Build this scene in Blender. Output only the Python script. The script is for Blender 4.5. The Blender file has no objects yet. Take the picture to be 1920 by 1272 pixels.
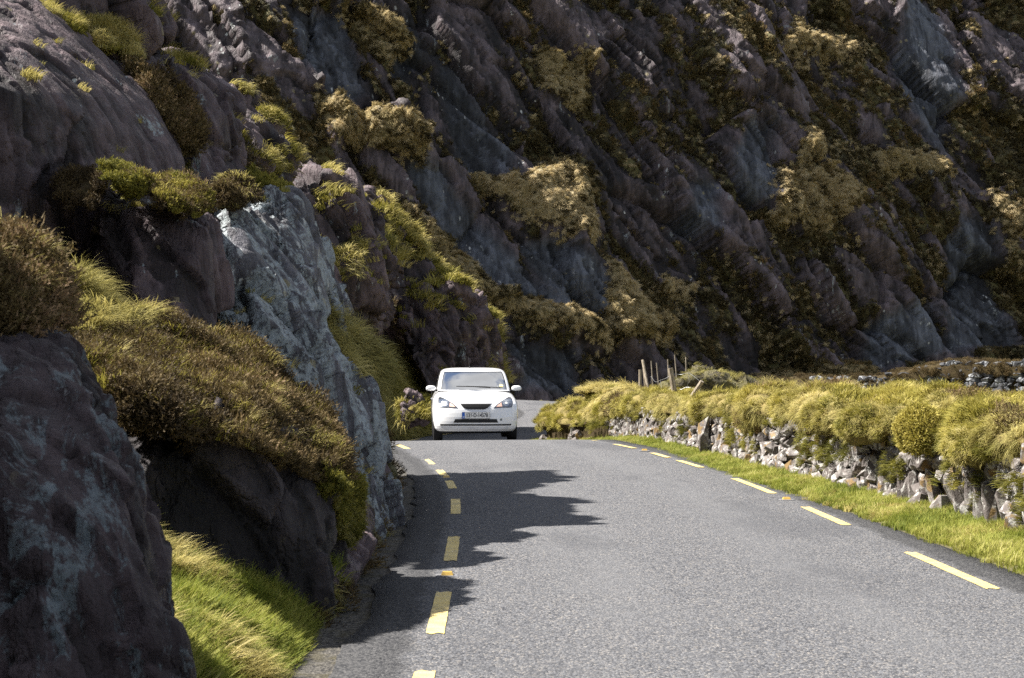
import bpy, bmesh, math, random
import numpy as np
from mathutils import Vector, Matrix, Euler

scene = bpy.context.scene
R = math.radians
# ------------------------------------------------------------------ camera, sky, sun, exposure
FPX = 3200.0                      # focal length in photograph pixels (1920 wide)
HZ = 690.0                        # horizon row
EYE = 1.5
cd = bpy.data.cameras.new('camera'); cam = bpy.data.objects.new('camera', cd)
scene.collection.objects.link(cam); scene.camera = cam
cam.location = (0, 0, EYE)
cam.rotation_euler = (R(90) + math.atan((HZ - 636) / FPX), 0, 0)
cd.sensor_width = 36; cd.lens = FPX / 1920 * 36
cd.clip_start = 0.1; cd.clip_end = 3000
cd.dof.use_dof = True; cd.dof.focus_distance = 30; cd.dof.aperture_fstop = 9

SUN = Vector((-0.620, 0.070, 0.770)).normalized()
w = bpy.data.worlds.new('World'); scene.world = w; w.use_nodes = True
wn = w.node_tree; wn.nodes.clear()
wo = wn.nodes.new('ShaderNodeOutputWorld'); wb = wn.nodes.new('ShaderNodeBackground')
sk = wn.nodes.new('ShaderNodeTexSky'); sk.sky_type = 'NISHITA'; sk.sun_disc = False
sk.sun_elevation = math.asin(SUN.z); sk.sun_rotation = math.atan2(SUN.x, SUN.y)
sk.altitude = 300; sk.air_density = 1.0; sk.dust_density = 1.2
# broken white cloud over the whole dome
tc = wn.nodes.new('ShaderNodeTexCoord'); cn = wn.nodes.new('ShaderNodeTexNoise')
cn.inputs['Scale'].default_value = 2.6; cn.inputs['Detail'].default_value = 6; cn.inputs['Roughness'].default_value = 0.55
cr = wn.nodes.new('ShaderNodeValToRGB'); cr.color_ramp.elements[0].position = 0.43; cr.color_ramp.elements[1].position = 0.57
cm = wn.nodes.new('ShaderNodeMix'); cm.data_type = 'RGBA'
cm.inputs['B'].default_value = (5.5, 5.6, 5.8, 1)
mp0 = wn.nodes.new('ShaderNodeMapping'); mp0.inputs['Location'].default_value = (7, 7, 7); wn.links.new(tc.outputs['Generated'], mp0.inputs['Vector']); wn.links.new(mp0.outputs['Vector'], cn.inputs['Vector']); wn.links.new(cn.outputs['Fac'], cr.inputs['Fac'])
wn.links.new(cr.outputs['Color'], cm.inputs['Factor']); wn.links.new(sk.outputs['Color'], cm.inputs['A'])
wn.links.new(cm.outputs['Result'], wb.inputs['Color']); wb.inputs['Strength'].default_value = 0.05
wn.links.new(wb.outputs['Background'], wo.inputs['Surface'])
sl = bpy.data.lights.new('sun', 'SUN'); sl.energy = 5.0; sl.angle = R(0.53); sl.color = (1.0, 0.95, 0.87)
so = bpy.data.objects.new('sun', sl); scene.collection.objects.link(so)
so.rotation_euler = SUN.to_track_quat('Z', 'Y').to_euler(); so.location = (-20, 5, 40)
vs = scene.view_settings; vs.view_transform = 'Standard'; vs.look = 'None'; vs.gamma = 1; vs.use_curve_mapping = False
vs.exposure = 1.6
scene.cycles.max_bounces = 4; scene.cycles.diffuse_bounces = 2; scene.cycles.transparent_max_bounces = 6
scene.cycles.use_denoising = False

# ------------------------------------------------------------------ helpers
C = scene.collection
def P(px, py, d):
    """world point seen at photograph pixel px,py, d metres down the road"""
    return ((px - 960) / FPX * d, d, EYE + (HZ - py) / FPX * d)
def proj(v):
    return 960 + v[:, 0] / v[:, 1] * FPX, HZ - (v[:, 2] - EYE) / v[:, 1] * FPX
def tag(o, label=None, cat=None, group=None, kind=None):
    for k, v in (('label', label), ('category', cat), ('group', group), ('kind', kind)):
        if v: o[k] = v
    return o
def empty(name, loc=(0, 0, 0), rz=0):
    o = bpy.data.objects.new(name, None); C.objects.link(o); o.location = loc; o.rotation_euler = (0, 0, rz)
    o.empty_display_size = 0.2
    return o
def link(name, me, mat=None, parent=None, smooth=False):
    o = bpy.data.objects.new(name, me); C.objects.link(o)
    if mat: me.materials.append(mat)
    if parent: o.parent = parent
    if smooth: me.polygons.foreach_set('use_smooth', np.ones(len(me.polygons), bool))
    return o
def mesh_np(name, v, f, attrs=None):
    me = bpy.data.meshes.new(name); v = np.asarray(v, np.float32); f = np.asarray(f, np.int32)
    k = f.shape[1]
    me.vertices.add(len(v)); me.vertices.foreach_set('co', v.ravel())
    me.loops.add(f.size); me.loops.foreach_set('vertex_index', f.ravel())
    me.polygons.add(len(f)); me.polygons.foreach_set('loop_start', np.arange(0, f.size, k, dtype=np.int32))
    me.update(calc_edges=True)
    for n, a in (attrs or {}).items(): set_attr(me, n, a)
    return me
def set_attr(me, n, a):
    a = np.asarray(a)
    if a.dtype.kind == 'i': at = me.attributes.new(n, 'INT', 'POINT'); at.data.foreach_set('value', a.astype(np.int32))
    elif a.ndim == 1: at = me.attributes.new(n, 'FLOAT', 'POINT'); at.data.foreach_set('value', a.astype(np.float32))
    else: at = me.attributes.new(n, 'FLOAT_VECTOR', 'POINT'); at.data.foreach_set('vector', a.astype(np.float32).ravel())
def get_v(me):
    a = np.empty(len(me.vertices) * 3, np.float32); me.vertices.foreach_get('co', a); return a.reshape(-1, 3).astype(np.float64)
def get_n(me):
    a = np.empty(len(me.vertices) * 3, np.float32); me.vertices.foreach_get('normal', a); return a.reshape(-1, 3).astype(np.float64)
def put_v(me, v):
    me.vertices.foreach_set('co', np.asarray(v, np.float32).ravel()); me.update()
def grid_faces(nu, nv):
    i = np.arange(nu - 1)[:, None] * nv + np.arange(nv - 1)[None, :]
    i = i.ravel(); return np.stack([i, i + nv, i + nv + 1, i + 1], 1)
def pchip(xs, ys, x):
    """smooth monotone-ish interpolation (Catmull-Rom with limited tangents)"""
    xs = np.asarray(xs, float); ys = np.asarray(ys, float); x = np.clip(x, xs[0], xs[-1])
    h = np.diff(xs); m = np.diff(ys) / h; t = np.zeros_like(ys)
    t[1:-1] = np.where(m[1:] * m[:-1] > 0, 2 * m[1:] * m[:-1] / (m[1:] + m[:-1] + 1e-12), 0); t[0] = m[0]; t[-1] = m[-1]
    k = np.clip(np.searchsorted(xs, x, side='right') - 1, 0, len(h) - 1)
    s = (x - xs[k]) / h[k]; s2 = s * s; s3 = s2 * s
    return (2*s3-3*s2+1)*ys[k] + (s3-2*s2+s)*h[k]*t[k] + (-2*s3+3*s2)*ys[k+1] + (s3-s2)*h[k]*t[k+1]
def sstep(a, b, x):
    t = np.clip((x - a) / (b - a), 0, 1); return t * t * (3 - 2 * t)

# --- noise (numpy)
def _hash(ix, iy, iz, seed):
    h = (ix.astype(np.int64) * 374761393 + iy.astype(np.int64) * 668265263 + iz.astype(np.int64) * 2147483647 + seed * 1274126177) & 0xffffffff
    h = ((h ^ (h >> 13)) * 1274126177) & 0xffffffff
    h = ((h ^ (h >> 16)) * 2246822519) & 0xffffffff
    return h ^ (h >> 15)
def _h01(ix, iy, iz, seed): return (_hash(ix, iy, iz, seed) & 0xffffff) / 16777215.0
def vnoise(p, seed=0):
    i = np.floor(p).astype(np.int64); f = p - i; f = f * f * f * (f * (f * 6 - 15) + 10); out = 0
    for dx in (0, 1):
        wx = f[:, 0] if dx else 1 - f[:, 0]
        for dy in (0, 1):
            wy = f[:, 1] if dy else 1 - f[:, 1]
            for dz in (0, 1):
                wz = f[:, 2] if dz else 1 - f[:, 2]
                out = out + wx * wy * wz * _h01(i[:, 0] + dx, i[:, 1] + dy, i[:, 2] + dz, seed)
    return out * 2 - 1
def fbm(p, octv=4, seed=0, gain=0.5):
    a, s, t = 1.0, 0, 0
    for k in range(octv):
        s = s + a * vnoise(p * (2.03 ** k) + k * 17.3, seed + k); t += a; a *= gain
    return s / t
def facet(p, seed=0, tilt=0.7):
    """cellular plates: every cell is a randomly raised and tilted facet; returns displacement ~[-1,1] and edge distance"""
    i = np.floor(p).astype(np.int64); n = len(p)
    best = np.full(n, 1e9); second = np.full(n, 1e9); val = np.zeros(n)
    for dx in (-1, 0, 1):
        for dy in (-1, 0, 1):
            for dz in (-1, 0, 1):
                cx, cy, cz = i[:, 0] + dx, i[:, 1] + dy, i[:, 2] + dz
                h = _hash(cx, cy, cz, seed)
                ox = (h & 1023) / 1023.0; oy = ((h >> 10) & 1023) / 1023.0; oz = ((h >> 20) & 1023) / 1023.0
                vx, vy, vz = p[:, 0] - cx - ox, p[:, 1] - cy - oy, p[:, 2] - cz - oz
                d = vx * vx + vy * vy + vz * vz
                h2 = _hash(cx, cy, cz, seed + 77)
                a = (h2 & 1023) / 511.5 - 1; gx = ((h2 >> 10) & 255) / 127.5 - 1; gy = ((h2 >> 18) & 255) / 127.5 - 1; gz = ((h2 >> 5) & 255) / 127.5 - 1
                vv = a * 0.6 + tilt * (gx * vx + gy * vy + gz * vz)
                m = d < best
                second = np.where(m, best, np.minimum(second, d)); val = np.where(m, vv, val); best = np.where(m, d, best)
    return val, np.sqrt(second) - np.sqrt(best)
def cushions(p, seed=0):
    """rounded domes (grass hummocks)"""
    i = np.floor(p).astype(np.int64); best = np.full(len(p), 1e9)
    for dx in (-1, 0, 1):
        for dy in (-1, 0, 1):
            for dz in (-1, 0, 1):
                h = _hash(i[:, 0] + dx, i[:, 1] + dy, i[:, 2] + dz, seed)
                v0 = p[:, 0] - i[:, 0] - dx - (h & 1023) / 1023.0; v1 = p[:, 1] - i[:, 1] - dy - ((h >> 10) & 1023) / 1023.0; v2 = p[:, 2] - i[:, 2] - dz - ((h >> 20) & 1023) / 1023.0
                best = np.minimum(best, v0 * v0 + v1 * v1 + v2 * v2)
    return 1 - np.minimum(best, 1.2)
# bedding frame: slabs dip from upper left to lower right
E1 = np.array([0.52, 0.10, -0.85]); E1 /= np.linalg.norm(E1)
E2 = np.cross(E1, [0, 1, 0.2]); E2 /= np.linalg.norm(E2); E3 = np.cross(E1, E2)
BED = np.stack([E1, E2, E3], 1)
def bed(p, long=2.6, thin=0.8): return (p @ BED) / np.array([long, thin, 1.0])
def rockdisp(v, size, seed, a1=0.20, a2=0.08, a3=0.03):
    wv = v + 0.16 * size * np.stack([fbm(v / size * 1.3, 2, seed + 5), fbm(v / size * 1.3 + 31, 2, seed + 6), fbm(v / size * 1.3 + 57, 2, seed + 7)], 1)
    d1, e1 = facet(bed(wv) / size, seed, .8); d2, e2 = facet(bed(wv, 2.2, 0.7) / (size * 0.36), seed + 3, 1.0); d3, e3 = facet(bed(wv, 2.4, 0.6) / (size * 0.13), seed + 4, 1.1)
    global TONE
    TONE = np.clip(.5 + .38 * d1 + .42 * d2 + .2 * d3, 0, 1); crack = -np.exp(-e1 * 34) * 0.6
    return size * (a2 * .26 * d3 + a1 * (d1 + crack) + a2 * (d2 - 0.25 * np.exp(-e2 * 26)) + a3 * fbm(v / size * 9, 3, seed + 9))

# ------------------------------------------------------------------ materials
def newmat(name):
    m = bpy.data.materials.new(name); m.use_nodes = True; nt = m.node_tree; nt.nodes.clear()
    out = nt.nodes.new('ShaderNodeOutputMaterial'); return m, nt, out
class NT:
    """small node-writing helper"""
    def __init__(s, nt): s.nt = nt; s.pos = None
    def n(s, t, **kw):
        nd = s.nt.nodes.new(t)
        for k, v in kw.items(): setattr(nd, k, v)
        return nd
    def set(s, sock, v):
        if hasattr(v, 'is_output'): s.nt.links.new(v, sock)
        elif v is not None: sock.default_value = v
    def position(s, scale=(1, 1, 1), rot=(0, 0, 0)):
        g = s.n('ShaderNodeNewGeometry'); m = s.n('ShaderNodeMapping')
        s.set(m.inputs['Vector'], g.outputs['Position']); m.inputs['Scale'].default_value = scale; m.inputs['Rotation'].default_value = rot
        return m.outputs['Vector']
    def objpos(s, scale=(1, 1, 1)):
        g = s.n('ShaderNodeTexCoord'); m = s.n('ShaderNodeMapping'); s.set(m.inputs['Vector'], g.outputs['Object']); m.inputs['Scale'].default_value = scale
        return m.outputs['Vector']
    def noise(s, vec, scale, detail=4, rough=0.55, dist=0):
        t = s.n('ShaderNodeTexNoise'); s.set(t.inputs['Vector'], vec); t.inputs['Scale'].default_value = scale
        t.inputs['Detail'].default_value = detail; t.inputs['Roughness'].default_value = rough; t.inputs['Distortion'].default_value = dist
        return t.outputs['Fac']
    def voro(s, vec, scale, out='Distance', feature='F1', rnd=1):
        t = s.n('ShaderNodeTexVoronoi', feature=feature); s.set(t.inputs['Vector'], vec); t.inputs['Scale'].default_value = scale; t.inputs['Randomness'].default_value = rnd
        return t.outputs[out]
    def ramp(s, fac, a, b, lo=0.0, hi=1.0):
        m = s.n('ShaderNodeMapRange', interpolation_type='SMOOTHSTEP'); s.set(m.inputs['Value'], fac)
        m.inputs['From Min'].default_value = a; m.inputs['From Max'].default_value = b; m.inputs['To Min'].default_value = lo; m.inputs['To Max'].default_value = hi
        return m.outputs['Result']
    def mix(s, fac, a, b):
        m = s.n('ShaderNodeMix', data_type='RGBA'); s.set(m.inputs['Factor'], fac)
        for k, v in (('A', a), ('B', b)): s.set(m.inputs[k], v if hasattr(v, 'is_output') else (v[0], v[1], v[2], 1))
        return m.outputs['Result']
    def math(s, op, a, b=None, clamp=False):
        m = s.n('ShaderNodeMath', operation=op, use_clamp=clamp); s.set(m.inputs[0], a)
        if b is not None: s.set(m.inputs[1], b)
        return m.outputs[0]
    def attr(s, name, kind='GEOMETRY'):
        a = s.n('ShaderNodeAttribute', attribute_name=name, attribute_type=kind); return a
    def bump(s, h, strength, dist):
        b = s.n('ShaderNodeBump'); s.set(b.inputs['Height'], h); b.inputs['Strength'].default_value = strength; b.inputs['Distance'].default_value = dist
        return b.outputs['Normal']
    def bsdf(s, out, col, rough=0.8, spec=0.3, normal=None, **kw):
        p = s.n('ShaderNodeBsdfPrincipled'); s.set(p.inputs['Base Color'], col if hasattr(col, 'is_output') else (col[0], col[1], col[2], 1))
        s.set(p.inputs['Roughness'], rough); p.inputs['Specular IOR Level'].default_value = spec
        if normal is not None: s.set(p.inputs['Normal'], normal)
        for k, v in kw.items(): s.set(p.inputs[k], v)
        if out: s.nt.links.new(p.outputs['BSDF'], out.inputs['Surface'])
        return p.outputs['BSDF']
def plain(name, col, rough=0.5, spec=0.5, **kw):
    m, nt, out = newmat(name); b = NT(nt); v = b.objpos()
    c = b.mix(b.ramp(b.noise(v, 9, 3), 0.3, 0.7), [x * 0.88 for x in col], [min(1, x * 1.08) for x in col])
    b.bsdf(out, c, rough, spec, **kw); return m
BEDROT = (0, R(32), 0)
def rock_mat(name, dark=(0.026, 0.018, 0.021), lite=(0.082, 0.060, 0.064), lichen=0.35, lcol=(0.27, 0.31, 0.33), spots=0.5, fs=1.0, veg=False, blue=0.0, bd=1.0):
    m, nt, out = newmat(name); b = NT(nt)
    pw = b.position(); ps = b.position((1.0, 0.6, 0.32), (0, R(-32), 0))
    n1 = b.noise(ps, 2.2 * fs, 6, 0.62); n2 = b.noise(pw, 7 * fs, 5, 0.6); n3 = b.noise(ps, 14 * fs, 4, 0.65)
    c = b.mix(b.ramp(n1, 0.34, 0.68), dark, lite)
    c = b.mix(b.ramp(n3, 0.38, 0.72, 0, 0.6), c, [x * 0.45 for x in dark]); c = b.mix(b.ramp(b.noise(b.position((1.0, 0.7, 0.10), (0, R(-32), 0)), 5 * fs, 5, 0.6, 0.4), 0.42, 0.66, 0, 0.5), c, [x * 1.25 for x in lite])
    if blue > 0: c = b.mix(b.math('MULTIPLY', b.attr('slab').outputs['Fac'], blue), c, b.mix(b.ramp(b.noise(b.position((1, .7, .10), (0, R(-32), 0)), 2.0, 5, .65, .5), .35, .68), (0.016, 0.019, 0.025), (0.072, 0.080, 0.097)))
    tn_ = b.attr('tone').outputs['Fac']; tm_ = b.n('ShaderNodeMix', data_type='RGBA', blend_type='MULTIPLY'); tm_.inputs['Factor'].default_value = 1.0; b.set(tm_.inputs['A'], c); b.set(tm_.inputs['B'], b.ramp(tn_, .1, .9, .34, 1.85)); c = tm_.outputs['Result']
    # pale lichen crust: broad ragged patches
    ln = b.noise(b.position((1.0, 0.8, 0.36), (0, R(-20), 0)), 2.3 * fs, 9, 0.74, 0.9); lo = 0.70 - 0.28 * lichen
    lm = b.math('MULTIPLY', b.ramp(ln, lo, lo + 0.05), b.ramp(b.noise(pw, 19 * fs, 5, .7), 0.36, 0.52))
    c = b.mix(b.math('MULTIPLY', lm, 0.85), c, b.mix(b.ramp(n2, 0.4, 0.62), lcol, [min(1, x * 1.35) for x in lcol]))
    # white and ochre rosettes
    pv_ = b.position((1.0, 1.0, 0.55), (0, R(-12), 0)); vd = b.voro(pv_, 6.5 * fs); vm = b.ramp(b.math('ADD', vd, b.math('MULTIPLY', b.noise(pv_, 16 * fs, 5, .7), 0.9)), 0.56, 0.66, 1, 0)
    sp = b.math('MULTIPLY', vm, b.ramp(b.noise(b.position((1.0, 1.0, 0.4), (0, R(-12), 0)), 1.1 * fs, 5, .65), 0.64 - 0.13 * spots, 0.70 - 0.12 * spots))
    c = b.mix(b.math('MULTIPLY', sp, 0.9), c, (0.47, 0.48, 0.47))
    vo = b.voro(b.position((1, 1, 1), (0.4, 0.2, 0)), 4.1 * fs); om = b.math('MULTIPLY', b.ramp(b.math('ADD', vo, b.math('MULTIPLY', n2, 0.3)), 0.32, 0.38, 1, 0), b.ramp(b.noise(pw, 1.3 * fs, 2), 0.58, 0.64))
    c = b.mix(b.math('MULTIPLY', om, 0.6), c, (0.26, 0.22, 0.11))
    wp_ = b.n('ShaderNodeVectorMath', operation='ADD'); nc = b.n('ShaderNodeTexNoise'); b.set(nc.inputs['Vector'], pw); nc.inputs['Scale'].default_value = 2.5 * fs; nc.inputs['Detail'].default_value = 4
    sc_ = b.n('ShaderNodeVectorMath', operation='SCALE'); b.set(sc_.inputs[0], nc.outputs['Color']); sc_.inputs['Scale'].default_value = 0.5 / fs
    b.set(wp_.inputs[0], ps); b.set(wp_.inputs[1], sc_.outputs[0])
    ck = b.ramp(b.voro(wp_.outputs[0], 1.9 * fs, 'Distance', 'DISTANCE_TO_EDGE'), 0.0, 0.035); ck2 = b.ramp(b.voro(wp_.outputs[0], 5.5 * fs, 'Distance', 'DISTANCE_TO_EDGE'), 0.0, 0.05)
    h = b.math('ADD', b.math('MULTIPLY', n3, 0.35), b.math('MULTIPLY', b.noise(pw, 45 * fs, 4, 0.7), 0.22))
    pl_ = b.position((1.0, 0.7, 0.10), (0, R(-32), 0)); h = b.math('ADD', h, b.math('MULTIPLY', b.noise(pl_, 9 * fs, 5, 0.6, 0.3), 0.9)); h = b.math('ADD', h, b.math('ADD', b.math('MULTIPLY', ck, 0.13), b.math('MULTIPLY', ck2, 0.03)))
    if veg:
        va = b.attr('veg').outputs['Fac']; g1 = b.noise(pw, 2.2 * fs, 4); g2 = b.noise(pw, 16 * fs, 4, 0.7)
        gc = b.mix(b.ramp(g1, 0.38, 0.62), (0.045, 0.036, 0.018), (0.115, 0.105, 0.035))
        gc = b.mix(b.ramp(g2, 0.4, 0.7), gc, (0.16, 0.135, 0.06))
        if blue > 0: gc = b.mix(b.math('MULTIPLY', b.attr('straw').outputs['Fac'], .85), gc, b.mix(b.ramp(g2, .35, .65), (0.28, 0.215, 0.10), (0.52, 0.42, 0.24)))
        vm = b.ramp(b.math('ADD', va, b.math('MULTIPLY', b.math('SUBTRACT', g2, 0.5), 0.6)), 0.42, 0.58)
        c = b.mix(vm, c, gc); h = b.math('ADD', h, b.math('MULTIPLY', b.math('MULTIPLY', g2, vm), 2.0))
    rg = b.ramp(n2, 0.3, 0.7, 0.55, 0.85)
    b.bsdf(out, c, rg, 0.35, b.bump(h, 0.9, 0.06 * bd / fs)); return m
M = {}
M['rock'] = rock_mat('rock_purple', bd=1.6)
M['rock_pale'] = rock_mat('rock_lichen', (0.022, 0.021, 0.025), (0.085, 0.083, 0.095), lichen=0.86, lcol=(0.28, 0.315, 0.33), spots=0.8, bd=1.8)
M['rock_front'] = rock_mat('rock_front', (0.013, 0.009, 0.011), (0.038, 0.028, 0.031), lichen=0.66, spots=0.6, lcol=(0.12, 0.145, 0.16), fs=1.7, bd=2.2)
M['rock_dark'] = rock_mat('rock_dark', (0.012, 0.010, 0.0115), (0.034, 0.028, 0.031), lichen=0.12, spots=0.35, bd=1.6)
M['rock_mid'] = rock_mat('rock_mid', lichen=0.3, spots=0.9, fs=0.7)
M['hill'] = rock_mat('hillside', lichen=0.3, veg=True, fs=0.8)
M['cliff'] = rock_mat('cliff', (0.012, 0.009, 0.010), (0.084, 0.066, 0.071), lichen=0.30, spots=0.62, fs=0.42, veg=True, blue=0.9, lcol=(0.22, 0.24, 0.25))
def grass_mat(name, cols, trans=0.35, rough=0.75):
    """blades: colour from the tuft's own tint and a per-blade random value"""
    m, nt, out = newmat(name); b = NT(nt)
    ti = b.attr('tint', 'INSTANCER').outputs['Fac']; bl = b.attr('bl').outputs['Fac']
    cr = b.n('ShaderNodeValToRGB'); e = cr.color_ramp.elements
    while len(e) < len(cols): e.new(0.5)
    for k, c in enumerate(cols): e[k].position = k / (len(cols) - 1); e[k].color = (*c, 1)
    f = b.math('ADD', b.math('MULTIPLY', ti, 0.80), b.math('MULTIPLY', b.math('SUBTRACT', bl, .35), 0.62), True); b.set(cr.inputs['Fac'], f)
    d = b.bsdf(None, cr.outputs['Color'], rough, 0.25); t = b.n('ShaderNodeBsdfTranslucent'); b.set(t.inputs['Color'], cr.outputs['Color'])
    mx = b.n('ShaderNodeMixShader'); mx.inputs[0].default_value = trans; nt.links.new(d, mx.inputs[1]); nt.links.new(t.outputs[0], mx.inputs[2]); nt.links.new(mx.outputs[0], out.inputs['Surface'])
    return m
M['g_green'] = grass_mat('verge_grass', [(0.13, 0.165, 0.026), (0.25, 0.27, 0.045), (0.42, 0.40, 0.11), (0.62, 0.55, 0.30)], 0.4)
M['g_straw'] = grass_mat('straw_grass', [(0.14, 0.13, 0.035), (0.30, 0.265, 0.085), (0.50, 0.425, 0.145), (0.68, 0.58, 0.28)], 0.35)
M['g_moss'] = grass_mat('moss_sprigs', [(0.075, 0.078, 0.014), (0.165, 0.155, 0.026), (0.33, 0.285, 0.055), (0.54, 0.46, 0.14)], 0.3)
M['g_heath'] = grass_mat('heather_sprigs', [(0.026, 0.020, 0.011), (0.070, 0.048, 0.024), (0.15, 0.11, 0.042), (0.30, 0.20, 0.12)], 0.2)
M['g_far'] = grass_mat('cliff_shrub', [(0.022, 0.018, 0.010), (0.055, 0.042, 0.018), (0.12, 0.095, 0.035), (0.20, 0.13, 0.055)], 0.2)
M['g_fars'] = grass_mat('cliff_grass', [(0.15, 0.13, 0.045), (0.33, 0.27, 0.12), (0.54, 0.43, 0.23), (0.66, 0.54, 0.33)], 0.3)
def soil_mat(name, c0, c1, c2, fs=1.0):
    cols = (c0, c1, c2)
    m, nt, out = newmat(name); b = NT(nt); p = b.position()
    n1 = b.noise(p, 3 * fs, 4); n2 = b.noise(p, 22 * fs, 5, 0.7)
    c = b.mix(b.ramp(n1, 0.35, 0.65), cols[0], cols[1]); c = b.mix(b.ramp(n2, 0.4, 0.7), c, cols[2])
    b.bsdf(out, c, 0.95, 0.1, b.bump(b.math('ADD', n2, n1), 0.9, 0.04 / fs)); return m
M['turf'] = soil_mat('turf', (0.10, 0.085, 0.03), (0.20, 0.165, 0.06), (0.26, 0.20, 0.085))
M['soil_green'] = soil_mat('verge_soil', (0.07, 0.075, 0.03), (0.12, 0.11, 0.06), (0.18, 0.15, 0.09), 1.5)
M['moss'] = soil_mat('moss', (0.07, 0.065, 0.012), (0.17, 0.135, 0.02), (0.22, 0.17, 0.03), 2)
M['heathsoil'] = soil_mat('heather_floor', (0.025, 0.02, 0.010), (0.05, 0.04, 0.018), (0.08, 0.055, 0.03), 1.5)
M['field'] = soil_mat('field', (0.05, 0.055, 0.02), (0.10, 0.09, 0.035), (0.14, 0.11, 0.05), 0.4)  # kept dark, the far ground's shade put into the colour
# ------------------------------------------------------------------ scatter of tufts (uncountable growth only)
rng = np.random.default_rng(7)
def blades(n, h, spread, lean, width, seed, seg=3, droop=0.6, hvar=0.5):
    """n tapering, bent blades from one root; they lean towards +X"""
    r = np.random.default_rng(seed); V = []; F = []; B = []
    for k in range(n):
        a = r.uniform(0, 2 * math.pi); rr = spread * math.sqrt(r.uniform()); bx, by = rr * math.cos(a), rr * math.sin(a)
        hh = h * r.uniform(1 - hvar, 1 + hvar * 0.4); az = r.normal(0, 0.55) if lean > 0.05 else r.uniform(0, 2 * math.pi)
        ln = max(0.05, lean + r.normal(0, 0.25)); dx, dy = math.cos(az), math.sin(az); wv = width * r.uniform(0.6, 1.3); i0 = len(V); bl = r.uniform()
        th = ln * 0.5; x = z = 0.0
        tw = r.uniform(-0.7, 0.7); px, py = -dy * math.cos(tw) + dx * math.sin(tw), dx * math.cos(tw) + dy * math.sin(tw)
        for s in range(seg + 1):
            t = s / seg; ww = wv * (1 - t) ** 0.7 * 0.5
            c = (bx + dx * x, by + dy * x, z)
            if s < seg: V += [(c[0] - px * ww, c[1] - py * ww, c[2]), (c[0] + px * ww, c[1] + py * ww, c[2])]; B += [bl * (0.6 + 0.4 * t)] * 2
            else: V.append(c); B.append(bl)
            st = hh / seg; x += math.sin(th) * st; z += math.cos(th) * st; th += droop * 2.2 / seg
        for s in range(seg - 1): F.append((i0 + 2*s, i0 + 2*s + 1, i0 + 2*s + 3, i0 + 2*s + 2))
        q = i0 + 2 * (seg - 1); F.append((q, q + 1, q + 2))
    return V, F, B
def sprigs(n, r0, seed, leaf=0.012, h=0.10, per=9):
    """bushy sprigs: short stalks set with small leaves (heather, moss, low shrub)"""
    r = np.random.default_rng(seed); V = []; F = []; B = []
    for k in range(n):
        a = r.uniform(0, 6.283); q = r0 * math.sqrt(r.uniform()); b0 = np.array([q * math.cos(a), q * math.sin(a), 0.0])
        d = np.array([0.55 * math.cos(a) * q / r0 + r.normal(0, 0.25), 0.55 * math.sin(a) * q / r0 + r.normal(0, 0.25), 1.0]); d /= np.linalg.norm(d)
        hh = h * r.uniform(0.5, 1.25) * (1.15 - 0.55 * q / r0); bl = r.uniform()
        for j in range(per):
            t = (j + r.uniform()) / per; c = b0 + d * hh * t; u = r.normal(size=3); u /= np.linalg.norm(u); u = u * 0.8 + d * 0.6
            s = np.cross(u, r.normal(size=3)); s /= np.linalg.norm(s) + 1e-9; L = leaf * r.uniform(0.7, 1.5); i0 = len(V)
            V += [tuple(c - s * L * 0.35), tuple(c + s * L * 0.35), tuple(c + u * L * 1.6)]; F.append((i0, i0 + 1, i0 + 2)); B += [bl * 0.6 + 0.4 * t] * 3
    return V, F, B
PROTO = {}
def proto(kind, builder, mat, n=4):
    col = bpy.data.collections.new('tufts_' + kind)
    for k in range(n):
        V, F, B = builder(k); me = bpy.data.meshes.new('tuft_%s_%d' % (kind, k)); me.from_pydata(V, [], F); set_attr(me, 'bl', np.array(B)); me.materials.append(mat)
        o = bpy.data.objects.new('tuft_%s_%d' % (kind, k), me); col.objects.link(o)
    PROTO[kind] = (col, n)
proto('short', lambda k: blades(36, 0.085, 0.075, 0.35, 0.0078, 10 + k, 2, 0.5), M['g_green'])
proto('long', lambda k: blades(44, 0.27, 0.06, 0.5, 0.0062, 20 + k, 4, 0.75), M['g_straw'])
proto('comb', lambda k: blades(42, 0.14, 0.09, 0.65, 0.0085, 30 + k, 3, 0.75), M['g_straw'])
proto('moss', lambda k: sprigs(40, 0.07, 40 + k, 0.010, 0.055, 8), M['g_moss'])
proto('heath', lambda k: sprigs(44, 0.10, 50 + k, 0.012, 0.13, 12), M['g_heath'])
proto('gfar', lambda k: blades(46, 0.55, 0.22, 0.9, 0.030, 60 + k, 3, 0.9), M['g_fars'])
proto('sfar', lambda k: sprigs(34, 0.38, 70 + k, 0.075, 0.42, 8), M['g_far'])
proto('bush', lambda k: sprigs(60, 0.16, 90 + k, 0.014, 0.20, 14), M['g_heath'])
proto('golden', lambda k: blades(38, 0.10, 0.075, 0.45, 0.0088, 80 + k, 2, 0.6), M['g_moss'])
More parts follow.
